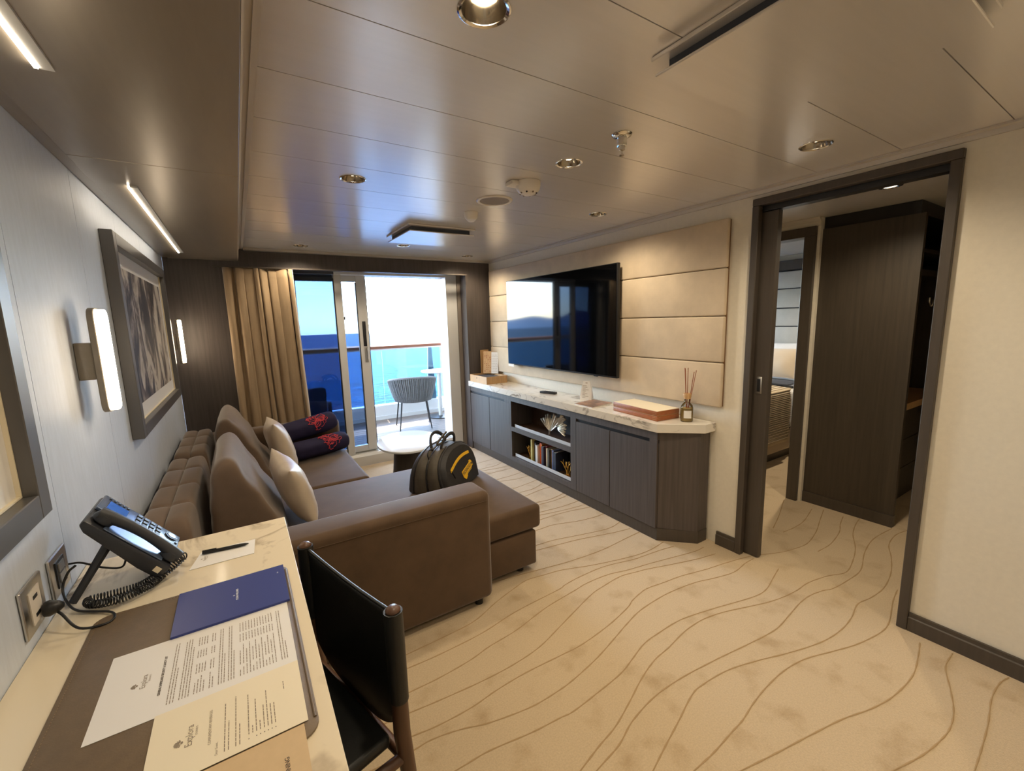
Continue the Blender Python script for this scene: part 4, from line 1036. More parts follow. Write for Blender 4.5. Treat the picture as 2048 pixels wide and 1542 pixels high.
# ------------------------------------------------------------------ things on the console
ZT = 0.8155
def build_console_things():
    # open wooden crate
    t = thing('wooden_crate', (2.35, 4.2, ZT), 'pale wooden presentation box with its lid open at the console end', 'box')
    x0, x1, y0, y1, z1 = 2.222, 2.485, 4.035, 4.425, 0.895
    box('front_board', (x0, y0, ZT), (x0 + 0.010, y1, z1), M['light_wood'], t)
    box('side_board', (x0 + 0.0102, y0, ZT), (x1, y0 + 0.010, z1), M['light_wood'], t)
    box('side_board', (x0 + 0.0102, y1 - 0.010, ZT), (x1, y1, z1), M['light_wood'], t)
    box('back_board', (x1 - 0.010, y0 + 0.0102, ZT), (x1, y1 - 0.0102, z1), M['light_wood'], t)
    box('bottom_board', (x0 + 0.0102, y0 + 0.0102, ZT), (x1 - 0.0102, y1 - 0.0102, ZT + 0.006), M['light_wood'], t)
    box('packed_cloth', (x0 + 0.02, y0 + 0.03, ZT + 0.0062), (x1 - 0.03, y1 - 0.03, z1 - 0.012), M['slate'], t, bev=0.02, seg=3)
    m = MB(); m.cyl((x0 - 0.0012, 4.26, 0.868), (x0 + 0.0002, 4.26, 0.868), 0.007, 14); m.build('stamp', M['ink_dark'], t)
    li = box('lid', (2.375, 4.428, 0.895), (2.478, 4.440, 1.165), M['light_wood'], t)
    # printed booklet standing in the crate against the lid
    b = thing('leaning_booklet', (2.42, 4.31, 0.90), 'tan and cream folded card propped up in the wooden box', 'card')
    Mb = Matrix.Translation((2.435, 4.30, 0.897)) @ Matrix.Rotation(-0.9, 4, 'Z') @ Matrix.Rotation(-0.10, 4, 'X')
    m = MB(); m.box((-0.10, -0.003, 0), (0.0, 0.003, 0.255), M=Mb); m.build('cover_half', M['light_wood'], b)
    m = MB(); m.box((0.0005, -0.003, 0), (0.085, 0.003, 0.245), M=Mb); m.build('page_half', M['paper'], b)
    m = MB(); r = random.Random(5)
    for i in range(9):
        for j in range(4):
            if r.random() < 0.7:
                x = -0.09 + j * 0.022 + r.uniform(0, 0.005); z = 0.02 + i * 0.022; m.box((x, -0.0036, z), (x + r.uniform(0.006, 0.016), -0.0031, z + r.uniform(0.004, 0.013)), M=Mb)
    m.build('print_blocks', M['tan_leather'], b)
    m = MB()
    for i in range(11):
        x = 0.006
        while x < 0.075:
            w = r.uniform(0.005, 0.014); z = 0.02 + i * 0.019; m.box((x, -0.0036, z), (min(x + w, 0.08), -0.0031, z + 0.003), M=Mb); x += w + 0.006
    m.build('printed_lines', M['ink'], b)
    # remote
    t = thing('remote_control', (2.38, 3.15, ZT), 'black remote control lying on the marble worktop', 'remote')
    Mr = Matrix.Translation((2.385, 3.15, ZT)) @ Matrix.Rotation(0.30, 4, 'Z')
    m = MB(); m.box((-0.024, -0.085, 0.0), (0.024, 0.085, 0.019), 0.006, 2, M=Mr); m.build('body', M['black'], t, 40)
    for i in range(6):
        for j in range(3):
            m = MB(); m.box((-0.015 + j * 0.012, -0.065 + i * 0.02, 0.0192), (-0.008 + j * 0.012, -0.056 + i * 0.02, 0.021), M=Mr); m.build('button', M['slate'], t)
    # tent card
    t = thing('tent_card', (2.42, 2.67, ZT), 'white folded tent card with printed lines beside the magazine', 'card')
    Mc = Matrix.Translation((2.42, 2.665, ZT)) @ Matrix.Rotation(-1.15, 4, 'Z')
    pts = [(-0.052, 0.0), (0.052, 0.0), (0.050, 0.06), (0.040, 0.12), (0.028, 0.165), (-0.028, 0.165), (-0.040, 0.12), (-0.050, 0.06)]
    fr = MB(); fr.prism(pts, -0.0008, 0.0008, 'y', M=Mc @ Matrix.Translation((0, -0.020, 0)) @ Matrix.Rotation(-0.10, 4, 'X')); fr.build('front_leaf', M['paper'], t)
    fr = MB(); fr.prism(pts, -0.0008, 0.0008, 'y', M=Mc @ Matrix.Translation((0, 0.020, 0)) @ Matrix.Rotation(0.10, 4, 'X')); fr.build('back_leaf', M['paper'], t)
    m = MB(); r = random.Random(8); Mf = Mc @ Matrix.Translation((0, -0.0208, 0)) @ Matrix.Rotation(-0.10, 4, 'X')
    for i in range(10):
        z = 0.025 + i * 0.011; m.box((-0.032, -0.0006, z), (-0.032 + r.uniform(0.02, 0.055), -0.0002, z + 0.003), M=Mf)
    m.box((-0.008, -0.0006, 0.147), (0.010, -0.0002, 0.153), M=Mf)
    m.build('printed_lines', M['ink'], t)
    # magazine
    t = thing('magazine', (2.36, 2.5, ZT), 'flat magazine with a brown photo cover on the marble worktop', 'magazine')
    m = MB(); m.prism([(2.232, 2.40), (2.232, 2.60), (2.465, 2.635), (2.475, 2.43)], ZT, ZT + 0.007, 'z'); m.build('pages', M['paper'], t)
    m = MB(); m.prism([(2.230, 2.398), (2.230, 2.602), (2.467, 2.637), (2.477, 2.428)], ZT + 0.0072, ZT + 0.0085, 'z'); m.build('cover', M['mag'], t)
    # leather box
    t = thing('leather_box', (2.39, 2.05, ZT), 'flat saddle-brown leather box with cream lid', 'box')
    Mx = Matrix.Translation((2.385, 2.02, ZT)) @ Matrix.Rotation(-0.09, 4, 'Z')
    m = MB(); m.box((-0.105, -0.215, 0.0), (0.100, 0.215, 0.030), 0.003, 2, M=Mx); m.build('tray', M['tan_leather'], t, 40)
    m = MB(); m.box((-0.103, -0.213, 0.0302), (0.098, 0.213, 0.034), 0.001, 1, M=Mx); m.build('seam_gap', M['light_wood'], t)
    m = MB(); m.box((-0.105, -0.215, 0.0342), (0.100, 0.215, 0.0645), 0.003, 2, M=Mx); m.build('lid', M['tan_leather'], t, 40)
    m = MB(); m.box((-0.103, -0.213, 0.0647), (0.098, 0.213, 0.0675), 0.001, 1, M=Mx); m.build('lid_top', M['cream_paper'], t, 40)
    m = MB()
    for y in (-0.190, 0.190):
        for z in (0.010, 0.022, 0.042, 0.054): m.box((-0.1062, y - 0.016, z), (-0.1052, y + 0.016, z + 0.0012), M=Mx)
    for x in (-0.09, 0.085):
        for z in (0.010, 0.022, 0.042, 0.054): m.box((x - 0.014, -0.2162, z), (x + 0.014, -0.2152, z + 0.0012), M=Mx)
    m.build('stitching', M['light_wood'], t)
    # reed diffuser
    c = (2.425, 1.712, ZT); Tc = Matrix.Translation(c)
    t = thing('reed_diffuser', c, 'amber reed diffuser bottle with brown sticks', 'diffuser')
    m = MB(); m.lathe([(0.0, 0.0), (0.036, 0.0), (0.039, 0.004), (0.039, 0.085), (0.034, 0.105), (0.020, 0.122), (0.0165, 0.132), (0.0165, 0.150)], 36, M=Tc); m.build('bottle', M['glass_clear'], t, 50)
    m = MB(); m.lathe([(0.0, 0.003), (0.035, 0.003), (0.0365, 0.006), (0.0365, 0.088), (0.0, 0.088)], 36, M=Tc); m.build('oil', M['liquid'], t, 50)
    m = MB(); m.lathe([(0.008, 0.148), (0.022, 0.148), (0.026, 0.176), (0.024, 0.184), (0.008, 0.184)], 30, M=Tc, close=True); m.build('collar', M['light_wood'], t, 50)
    m = MB(); m.grid(lambda u, v: Tc @ Vector((0.0396 * math.cos(3.3 + u * 1.25), 0.0396 * math.sin(3.3 + u * 1.25), 0.025 + 0.05 * v)), 10, 2); m.build('label', M['paper'], t)
    for a, b in (((-0.02, 0.01), 0.35), ((-0.012, 0.012), 0.345), ((-0.004, -0.002), 0.35), ((0.02, -0.045), 0.335), ((0.012, -0.035), 0.325)):
        m = MB(); m.cyl((c[0], c[1], ZT + 0.02), (c[0] + a[0], c[1] + a[1], ZT + b), 0.0022, 6); m.build('reed', M['walnut_stick'], t)
M['mag'] = mat('magazine_cover', srgb(150, 112, 88), 0.35, var=((14, 9, 9), 0.55, 3, srgb(70, 52, 46)))
M['walnut_stick'] = mat('brown_reed', srgb(146, 78, 44), 0.6)
build_console_things()

def build_shelf_things():
    zs = 0.4355
    # ginkgo leaf sculpture
    t = thing('ginkgo_sculpture', (2.37, 3.07, zs), 'silver ginkgo leaf sculpture on the upper open shelf', 'sculpture')
    def leaf(o, a0, a1, R, tilt, yaw, seed, name):
        Mx = Matrix.Translation(o) @ Matrix.Rotation(yaw, 4, 'Z') @ Matrix.Rotation(tilt, 4, 'Y')
        def f(u, v):
            a = a0 + (a1 - a0) * u; cr = 0.010 * math.sin(u * 2 * PI * 9) * v
            lob = R * (0.86 + 0.14 * abs(math.sin(u * PI * 3.5 + seed)) - (0.22 if 0.47 < u < 0.53 else 0))
            r = 0.012 + lob * v
            return Mx @ Vector((cr + 0.03 * v * v, r * math.sin(a), r * math.cos(a)))
        m = MB(); m.grid(f, 72, 10); ob = m.build(name, M['silver_leaf'], t, 60)
        md = ob.modifiers.new('s', 'SOLIDIFY'); md.thickness = 0.003
    leaf((2.36, 3.10, zs + 0.025), -0.85, 1.0, 0.165, 0.10, 0.2, 0.3, 'leaf_fan')
    leaf((2.385, 3.03, zs + 0.075), -1.9, 0.15, 0.125, 0.2, -0.3, 1.1, 'leaf_fan')
    m = MB(); m.tube([(2.36, 3.10, zs + 0.045), (2.358, 3.105, zs + 0.02), (2.362, 3.11, zs + 0.001)], [0.010, 0.007, 0.009], 8); m.build('stem', M['silver_leaf'], t, 60)
    m = MB(); m.tube([(2.385, 3.03, zs + 0.09), (2.37, 3.075, zs + 0.05), (2.362, 3.10, zs + 0.03)], 0.006, 8); m.build('branch', M['silver_leaf'], t, 60)
    # books
    zb = 0.1355; y = 3.318; i = 0
    cols = [((200, 184, 110), .024, .222, 'yellow'), ((46, 34, 38), .022, .205, 'dark maroon'), ((34, 36, 36), .026, .195, 'black'), ((214, 206, 192), .036, .180, 'white'), ((226, 96, 44), .034, .205, 'orange'),
            ((232, 140, 70), .020, .205, 'pale orange'), ((52, 44, 60), .036, .190, 'dark purple'), ((168, 74, 72), .022, .200, 'red'), ((228, 214, 168), .030, .185, 'cream'), ((70, 62, 52), .030, .183, 'dark brown'),
            ((222, 186, 120), .020, .190, 'sand'), ((108, 116, 160), .028, .188, 'blue-grey'), ((44, 48, 66), .045, .178, 'navy')]
    for rgb, th, h, nm in cols:
        bt = thing('book', (2.36, y - th / 2, zb), '%s book spine on the lower open shelf' % nm, 'book', 'books on the lower console shelf')
        mt = mat('book_' + nm.replace(' ', '_'), srgb(*rgb), 0.55)
        x0 = 2.29 + 0.012 * ((i * 5) % 3); x1 = x0 + 0.14
        box('cover', (x0, y - th + 0.001, zb), (x1, y - th + 0.0032, zb + h), mt, bt)
        box('cover', (x0, y - 0.0032, zb), (x1, y - 0.001, zb + h), mt, bt)
        box('spine', (x0 - 0.0022, y - th + 0.001, zb), (x0 - 0.0001, y - 0.001, zb + h), mt, bt, bev=0.0008, seg=1)
        box('page_block', (x0 + 0.0001, y - th + 0.0034, zb + 0.003), (x1 - 0.003, y - 0.0034, zb + h - 0.003), M['paper'], bt)
        y -= th + 0.0015; i += 1
    # gold coral branches either side
    def coral(c, seed, sc, label):
        t = thing('gold_coral', c, label, 'ornament', 'gold coral ornaments')
        m = MB(); m.lathe([(0.0, 0.0), (0.034 * sc, 0.0), (0.036 * sc, 0.006), (0.026 * sc, 0.012), (0.0, 0.014)], 20, M=Matrix.Translation(c)); m.build('base', M['brass'], t, 50)
        r = random.Random(seed); m = MB()
        def grow(p, d, L, rad, n):
            q = p + d * L; m.tube([p, p + d * L * 0.5 + Vector((r.uniform(-.004, .004),) * 3), q], [rad, rad * 0.85, rad * 0.7], 7); m.ball(q, rad * 0.8, sub=1)
            if n > 0:
                for s in (-1, 1):
                    nd = (d + Vector((r.uniform(-0.35, 0.35), s * r.uniform(0.35, 0.75), r.uniform(0.1, 0.5)))).normalized(); grow(q, nd, L * r.uniform(0.65, 0.9), rad * 0.72, n - 1)
        for a in (-0.5, 0.05, 0.55):
            grow(Vector(c) + Vector((0, a * 0.02, 0.010)), Vector((0, a, 1)).normalized(), 0.045 * sc, 0.008 * sc, 2)
        m.build('branches', M['brass'], t, 70)
    coral((2.345, 3.395, zb), 3, 1.0, 'gold coral ornament at the curtain end of the book row')
    coral((2.325, 2.80, zb), 11, 1.15, 'gold coral ornament at the near end of the book row')
build_shelf_things()
# ------------------------------------------------------------------ desk
ZD = 0.826
def build_desk():
    t = thing('writing_desk', (-0.18, 0.9, 0), 'cream marble topped writing desk fixed along the fabric wall', 'desk')
    m = MB(); m.box((XL + 0.001, 0.12, ZD - 0.03), (0.075, 1.672, ZD), 0.002, 1); m.build('desktop', M['marble'], t, 30)
    box('apron', (XL + 0.02, 0.14, ZD - 0.14), (0.035, 1.655, ZD - 0.0305), M['dark_wood'], t)
    for y0, y1 in ((0.14, 0.18), (1.615, 1.655)):
        box('side_panel', (XL + 0.02, y0, 0.0), (0.03, y1, ZD - 0.141), M['dark_wood'], t)
build_desk()
Z0 = ZD + 0.0006

def build_mat():
    x0, x1, y0, y1, r = -0.352, 0.050, 0.705, 1.312, 0.032; pts = []
    for cx, cy_, a0 in ((x1 - r, y1 - r, 0), (x0 + r, y1 - r, PI / 2), (x0 + r, y0 + r, PI), (x1 - r, y0 + r, 1.5 * PI)):
        for k in range(7):
            a = a0 + PI / 2 * k / 6; pts.append((cx + r * math.cos(a), cy_ + r * math.sin(a)))
    t = thing('desk_blotter', (-0.15, 1.0, Z0), 'taupe leather desk blotter with stitched edge', 'desk mat')
    m = MB(); m.prism(pts, Z0, Z0 + 0.004, 'z', bev=0.0012, seg=2); m.build('leather', M['leather_taupe'], t, 40)
    m = MB(); m.tube([(x1 - 0.005, y0 + 0.035, Z0 + 0.0035), (x1 - 0.005, y1 - 0.03, Z0 + 0.0035)], 0.003, 8); m.build('edge_roll', M['leather_taupe'], t, 60)
    m = MB(); y = y0 + 0.02
    while y < y1 - 0.02:
        m.box((x1 - 0.0235, y, Z0 + 0.0041), (x1 - 0.0222, y + 0.004, Z0 + 0.0049)); m.box((x0 + 0.008, y, Z0 + 0.0041), (x0 + 0.0092, y + 0.004, Z0 + 0.0046)); y += 0.0065
    x = x0 + 0.02
    while x < x1 - 0.03:
        m.box((x, y0 + 0.008, Z0 + 0.0041), (x + 0.004, y0 + 0.0092, Z0 + 0.0047)); m.box((x, y1 - 0.009, Z0 + 0.0041), (x + 0.004, y1 - 0.0078, Z0 + 0.0047)); x += 0.0065
    tag(m.build('stitching', M['stitch'], t), kind='stuff')
build_mat()
ZM = Z0 + 0.0044

def sheet_mesh(parent, name, x0, x1, y0, y1, z, th, mt, lift=0.0):
    m = MB()
    def f(u, v):
        return (x0 + (x1 - x0) * u, y0 + (y1 - y0) * v, z + th + lift * (1 - u) ** 3 * (1 - v) ** 2)
    m.grid(f, 12, 12); o = m.build(name, mt, parent); md = o.modifiers.new('s', 'SOLIDIFY'); md.thickness = th; md.offset = -1
    return o

def page_frame(x_top, y_start, z):
    """text space: u along +Y (reading), v downwards along +X from the head of the page"""
    return Matrix.Translation((x_top, y_start, z)) @ Matrix.Rotation(PI / 2, 4, 'Z')
def lines(parent, Fm, rows, mt, name, h=0.0016, seed=1, z=0.0):
    m = MB(); r = random.Random(seed)
    for u0, u1, v in rows:
        u = u0
        while u < u1 - 0.002:
            w = min(r.uniform(0.004, 0.011), u1 - u); m.quad((u, -v, z), (u + w, -v, z), (u + w, -v + h, z), (u, -v + h, z), M=Fm); u += w + 0.0013
    return tag(m.build(name, mt, parent), kind='stuff')
def words(parent, Fm, s, size, u, v, mt, name, bold=0.0, z=0.0):
    m = MB(); m.merge(text_bm(s, size, bold), Fm @ Matrix.Translation((u, -v, z))); return m.build(name, mt, parent)
def crest(parent, Fm, u, v, s, mt, z):
    """oval shell emblem: fanned blades inside an ellipse"""
    m = MB()
    for k in range(9):
        a0 = -1.25 + 2.5 * k / 8 - 0.115; a1 = a0 + 0.23
        R0, R1 = 0.16 * s, 0.55 * s
        P = lambda a, r: (r * math.sin(a) * 0.95, r * math.cos(a) * 1.25 - 0.32 * s, 0)
        bm = bmesh.new(); bm.faces.new([bm.verts.new(P(a, q)) for a, q in ((a0, R0), (a1, R0), (a1, R1), ((a0 + a1) / 2, R1 * 1.07), (a0, R1))]); m.merge(bm, Fm @ Matrix.Translation((u, -v, z)))
    bm = bmesh.new(); bm.faces.new([bm.verts.new((0.20 * s * math.cos(q), 0.12 * s * math.sin(q) - 0.36 * s, 0)) for q in [2 * PI * i / 16 for i in range(16)]]); m.merge(bm, Fm @ Matrix.Translation((u, -v, z)))
    return tag(m.build('crest', mt, parent), kind='stuff')

def build_papers():
    # safety letter
    t = thing('printed_letter', (-0.125, 1.007, ZM), 'larger white printed letter with dense columns on the blotter', 'paper')
    x0, x1, y0, y1 = -0.285, 0.034, 0.894, 1.119
    sheet_mesh(t, 'sheet', x0, x1, y0, y1, ZM, 0.0006, M['paper'])
    z = ZM + 0.0009; Fm = page_frame(x0, y0, z); cu = (y1 - y0) / 2
    crest(t, Fm, cu - 0.006, 0.050, 0.0125, M['ink'], 0)
    words(t, Fm, 'Explora', 0.0125, cu, 0.064, M['ink'], 'letterhead'); words(t, Fm, 'JOURNEYS', 0.0040, cu + 0.006, 0.0725, M['ink'], 'letterhead_small')
    words(t, Fm, 'GENERAL SHIPBOARD SECURITY & SAFETY LIST', 0.0054, cu, 0.0925, M['ink_dark'], 'heading', 0.0002)
    rows = [(0.022, 0.200, 0.108), (0.022, 0.200, 0.1125), (0.022, 0.120, 0.117), (0.022, 0.196, 0.126), (0.022, 0.200, 0.1305), (0.022, 0.200, 0.135), (0.022, 0.17, 0.1395)]
    for i in range(7):
        v = 0.148 + i * 0.0047
        rows += [(0.022, 0.052 + 0.008 * (i % 3), v), (0.078, 0.108, v), (0.126, 0.150, v), (0.166, 0.196, v)] if i != 4 else []
    rows += [(0.022, 0.200, 0.186), (0.022, 0.200, 0.1905), (0.022, 0.11, 0.195), (0.022, 0.2, 0.202), (0.022, 0.2, 0.2065), (0.022, 0.11, 0.211)]
    for i in range(12):
        v = 0.222 + i * 0.0056
        rows += [(0.022, 0.040 + 0.006 * (i % 4), v), (0.056, 0.100 + 0.02 * ((i * 3) % 2), v), (0.130, 0.158, v), (0.166, 0.2, v)]
    rows += [(0.022, 0.2, 0.294), (0.022, 0.2, 0.299), (0.022, 0.08, 0.304)]
    lines(t, Fm, rows, M['ink'], 'printed_text', 0.0013, 4)
    # beverages letter
    t = thing('printed_letter', (-0.08, 0.815, ZM), 'smaller cream letter headed complimentary beverages on the blotter', 'paper')
    x0, x1, y0, y1 = -0.191, 0.034, 0.738, 0.896; zz = ZM + 0.0012
    sheet_mesh(t, 'sheet', x0, x1, y0, y1, zz, 0.0007, M['cream_paper'])
    z = zz + 0.0010; Fm = page_frame(x0, y0, z); cu = (y1 - y0) / 2
    crest(t, Fm, cu - 0.008, 0.040, 0.0145, M['ink'], 0)
    words(t, Fm, 'Explora', 0.0145, cu, 0.055, M['ink'], 'letterhead'); words(t, Fm, 'JOURNEYS', 0.0042, cu + 0.006, 0.0645, M['ink'], 'letterhead_small')
    words(t, Fm, 'COMPLIMENTARY BEVERAGES', 0.0056, cu, 0.0835, M['ink'], 'heading')
    words(t, Fm, 'Dear Guest,', 0.0052, 0.027, 0.0935, M['ink'], 'salutation')
    rows = [(0.014, 0.118, 0.105), (0.014, 0.075, 0.1105), (0.014, 0.126, 0.1205), (0.014, 0.060, 0.126), (0.026, 0.118, 0.139), (0.026, 0.042, 0.1445), (0.026, 0.100, 0.150), (0.026, 0.046, 0.1555), (0.026, 0.078, 0.1615), (0.026, 0.112, 0.167), (0.026, 0.074, 0.1725), (0.026, 0.076, 0.178), (0.095, 0.118, 0.196)]
    lines(t, Fm, rows, M['ink'], 'printed_text', 0.0013, 9)
    m = MB()
    for v in (0.139, 0.150, 0.1555, 0.1615, 0.167, 0.1725, 0.178):
        m.quad((0.016, -v + 0.0002, 0), (0.0176, -v + 0.0002, 0), (0.0176, -v + 0.0016, 0), (0.016, -v + 0.0016, 0), M=Fm)
    tag(m.build('bullets', M['ink_dark'], t), kind='stuff')
    # dining menu
    t = thing('dining_menu', (-0.05, 0.62, Z0), 'tan dining menu card at the bottom edge of the view', 'menu')
    sheet_mesh(t, 'card', -0.235, 0.027, 0.50, 0.7355, ZM + 0.0001, 0.0009, M['tan_card'])
    Fm = page_frame(-0.235, 0.50, ZM + 0.0012)
    words(t, Fm, 'IN-SUITE DINING', 0.0092, 0.151, 0.232, M['ink_dark'], 'title', 0.0002)
    # blue booklet
    t = thing('blue_booklet', (-0.077, 1.21, ZM), 'royal blue booklet with small white title on the blotter', 'booklet')
    x0, x1, y0, y1 = -0.192, 0.041, 1.119, 1.302
    box('pages', (x0 + 0.001, y0 + 0.001, ZM + 0.0008), (x1 - 0.001, y1 - 0.001, ZM + 0.0052), M['paper'], t)
    sheet_mesh(t, 'cover', x0, x1, y0, y1, ZM + 0.0053, 0.0009, M['blue_card'])
    box('spine', (x0, y0 - 0.0009, ZM + 0.0008), (x1, y0 - 0.0001, ZM + 0.0062), M['blue_card'], t)
    Fm = page_frame(x0, y0, ZM + 0.0066); cu = (y1 - y0) / 2
    words(t, Fm, 'OCEAN WELLNESS', 0.0062, cu + 0.004, 0.124, M['white_ink'], 'title', 0.0002)
    crest(t, Fm, cu + 0.002, 0.117, 0.005, M['white_ink'], 0)
    words(t, Fm, 'SPA', 0.0046, cu + 0.054, 0.217, M['white_ink'], 'small_mark', 0.0001)
    # note card and pen
    t = thing('note_card', (-0.1, 1.49, Z0), 'small white note card with letterhead beside the phone', 'paper')
    m = MB(); m.prism([(-0.184, 1.442), (-0.026, 1.442), (-0.020, 1.540), (-0.162, 1.540)], Z0, Z0 + 0.0012, 'z'); m.build('card', M['paper'], t)
    Fm = page_frame(-0.176, 1.447, Z0 + 0.0016)
    crest(t, Fm, 0.045, 0.018, 0.006, M['ink'], 0); words(t, Fm, 'Explora', 0.0095, 0.046, 0.026, M['ink'], 'letterhead'); words(t, Fm, 'JOURNEYS', 0.0032, 0.05, 0.032, M['ink'], 'letterhead_small')
    t = thing('pen', (-0.1, 1.52, Z0 + 0.0015), 'dark ballpoint pen lying across the note card', 'pen')
    a = Vector((-0.157, 1.522, Z0 + 0.0065)); b = Vector((-0.038, 1.508, Z0 + 0.0062)); d = (b - a)
    m = MB(); m.tube([a, a + d * 0.05, a + d * 0.8, a + d * 0.93, b], [0.0042, 0.0050, 0.0050, 0.0036, 0.001], 12); m.build('barrel', M['black'], t, 50)
    m = MB(); m.tube([a + Vector((0, 0.001, 0.006)), a + d * 0.30 + Vector((0, 0.001, 0.006))], 0.0016, 6); m.build('clip', M['black'], t, 50)
build_papers()

# ------------------------------------------------------------------ telephone
def build_phone():
    o = Vector((-0.216, 1.405, ZD + 0.040)); t = thing('desk_phone', (-0.28, 1.5, Z0), 'dark desk telephone propped on a leg with handset in its cradle', 'telephone')
    u = Vector((-0.155, 0, 0.185)).normalized()       # up the face
    w = Vector((0, 1, 0)); n = u.cross(w) * -1        # face normal, to the room and up
    if n.z < 0: n = -n
    Mx = Matrix.Identity(4)
    for i in range(3): Mx[i][0] = w[i]; Mx[i][1] = u[i]; Mx[i][2] = n[i]; Mx[i][3] = o[i]
    Wd, L = 0.182, 0.232
    m = MB(); m.prism([(0.0, -0.034), (0.012, -0.040), (0.06, -0.040), (L - 0.02, -0.026), (L, -0.016), (L, 0.0), (0.0, 0.0)], 0.0, Wd, 'x', bev=0.006, seg=2, M=Mx); m.build('base', M['phone_body'], t, 40)
    m = MB(); m.box((0.082, 0.002, 0.0003), (Wd - 0.002, L - 0.002, 0.009), 0.004, 2, M=Mx); m.build('face_plate', M['phone_face'], t, 40)
    m = MB(); m.box((0.004, 0.030, 0.0003), (0.080, L - 0.045, 0.004), 0.002, 1, M=Mx); m.build('cradle', M['phone_face'], t, 40)
    # display
    m = MB(); m.box((0.088, 0.158, 0.0093), (0.150, 0.212, 0.0115), 0.001, 1, M=Mx); dsp = m.build('display', M['black_gloss'], t)
    for i in range(5):
        m = MB(); m.box((0.160 + 0.0, 0.160 + i * 0.0125, 0.0093), (0.170, 0.167 + i * 0.0125, 0.0118), 0.001, 1, M=Mx); m.build('line_key', M['black'], t)
    for i in range(4):
        for j in range(3):
            m = MB(); m.box((0.106 + j * 0.022, 0.062 + i * 0.0195, 0.0093), (0.121 + j * 0.022, 0.077 + i * 0.0195, 0.0128), 0.0015, 1, M=Mx); m.build('key', M['black'], t, 40)
    m = MB(); m.lathe([(0.0, 0.0135), (0.012, 0.0135), (0.0135, 0.0095), (0.0, 0.0095)], 24, M=Mx @ Matrix.Translation((0.148, 0.030, 0))); m.build('round_key', M['phone_face'], t, 40)
    m = MB(); m.lathe([(0.0142, 0.0094), (0.0142, 0.0125), (0.0178, 0.0125), (0.0178, 0.0094)], 24, M=Mx @ Matrix.Translation((0.148, 0.030, 0)), close=True); m.build('key_ring', M['black'], t, 40)
    m = MB(); m.box((0.12, 0.008, 0.0093), (0.132, 0.014, 0.0115), M=Mx); m.build('message_key', M['black'], t)
    # handset: arched bar over two cups
    hp = []
    for i in range(15):
        f = i / 14; hp.append(Mx @ Vector((0.032, 0.0 + 0.218 * f, 0.010 + 0.018 * math.sin(PI * (0.08 + 0.84 * f)) ** 0.7)))
    rr = [0.0125 + 0.005 * abs(2 * i / 14 - 1) ** 2 for i in range(15)]
    m = MB(); m.tube(hp, rr, 14); hs = m.build('handset', M['phone_body'], t, 60)
    for y in (0.018, 0.200):
        m = MB(); m.lathe([(0.0, 0.005), (0.024, 0.005), (0.026, 0.010), (0.021, 0.024), (0.0, 0.026)], 26, M=Mx @ Matrix.Translation((0.036, y, 0))); m.build('ear_cup', M['phone_body'], hs, 50)
    # leg
    a = Mx @ Vector((0.045, 0.150, -0.028)); b = Vector((-0.414, 1.415, Z0 + 0.010))
    m = MB(); m.tube([a, a.lerp(b, 0.5), b], [0.012, 0.010, 0.009], 8); m.build('prop_leg', M['phone_body'], t, 40)
    m = MB(); m.box((0.0, 0.004, -0.022), (0.001, 0.02, -0.008), M=Mx @ Matrix.Translation((-0.0015, 0.010, -0.004))); m.build('sticker', M['cream_paper'], t)
    # coiled cord: from the handset foot, over the desk and back
    base = catmull([Mx @ Vector((0.036, -0.006, 0.012)), Vector((-0.190, 1.430, ZD + 0.05)), Vector((-0.235, 1.415, ZD + 0.022)), Vector((-0.262, 1.38, ZD + 0.018)), Vector((-0.315, 1.35, ZD + 0.018)), Vector((-0.365, 1.362, ZD + 0.018)), Vector((-0.378, 1.39, ZD + 0.018)), Vector((-0.34, 1.392, ZD + 0.017)), Vector((-0.28, 1.398, ZD + 0.018)), Vector((-0.245, 1.43, ZD + 0.022)), Vector((-0.226, 1.445, ZD + 0.020))], 60)
    pts = []; turn = 0.0; prev = base[0]; R = 0.0085
    nv = Vector((0, 0, 1))
    for i, p in enumerate(base):
        tdir = (base[min(i + 1, len(base) - 1)] - base[max(i - 1, 0)]).normalized()
        nv = (nv - tdir * nv.dot(tdir)); nv = nv.normalized() if nv.length > 1e-6 else tdir.orthogonal().normalized(); bv = tdir.cross(nv)
        turn += (p - prev).length / 0.0062 * 2 * PI; prev = p
        pts.append((p, nv.copy(), bv.copy(), turn))
    coil = []
    for (p, n1, b1, t1), (p2, n2, b2, t2) in zip(pts[:-1], pts[1:]):
        for k in range(3):
            f = k / 3; pp = p.lerp(p2, f); tt = t1 + (t2 - t1) * f; coil.append(pp + (n1 * math.cos(tt) + b1 * math.sin(tt)) * R)
    m = MB(); m.tube(coil, 0.0017, 5); m.build('coiled_cord', M['black'], t, 70)
    # mains and line leads
    c1 = catmull([Vector((-0.425, 1.325, 0.880)), Vector((-0.405, 1.31, 0.868)), Vector((-0.37, 1.275, ZD + 0.012)), Vector((-0.32, 1.275, ZD + 0.006)), Vector((-0.325, 1.32, ZD + 0.006)), Vector((-0.40, 1.375, ZD + 0.010)), Vector((-0.428, 1.42, 0.87)), Vector((-0.42, 1.44, 0.905)), Vector((-0.405, 1.448, 0.918))], 8)
    m = MB(); m.tube(c1, 0.0028, 7); m.build('power_lead', M['black'], t, 60)
    c2 = catmull([Vector((-0.425, 1.475, 0.915)), Vector((-0.40, 1.47, 0.912)), Vector((-0.36, 1.46, 0.89)), Vector((-0.325, 1.47, 0.875)), Mx @ Vector((0.05, 0.10, -0.036))], 8)
    m = MB(); m.tube(c2, 0.0025, 7); m.build('line_lead', M['black'], t, 60)
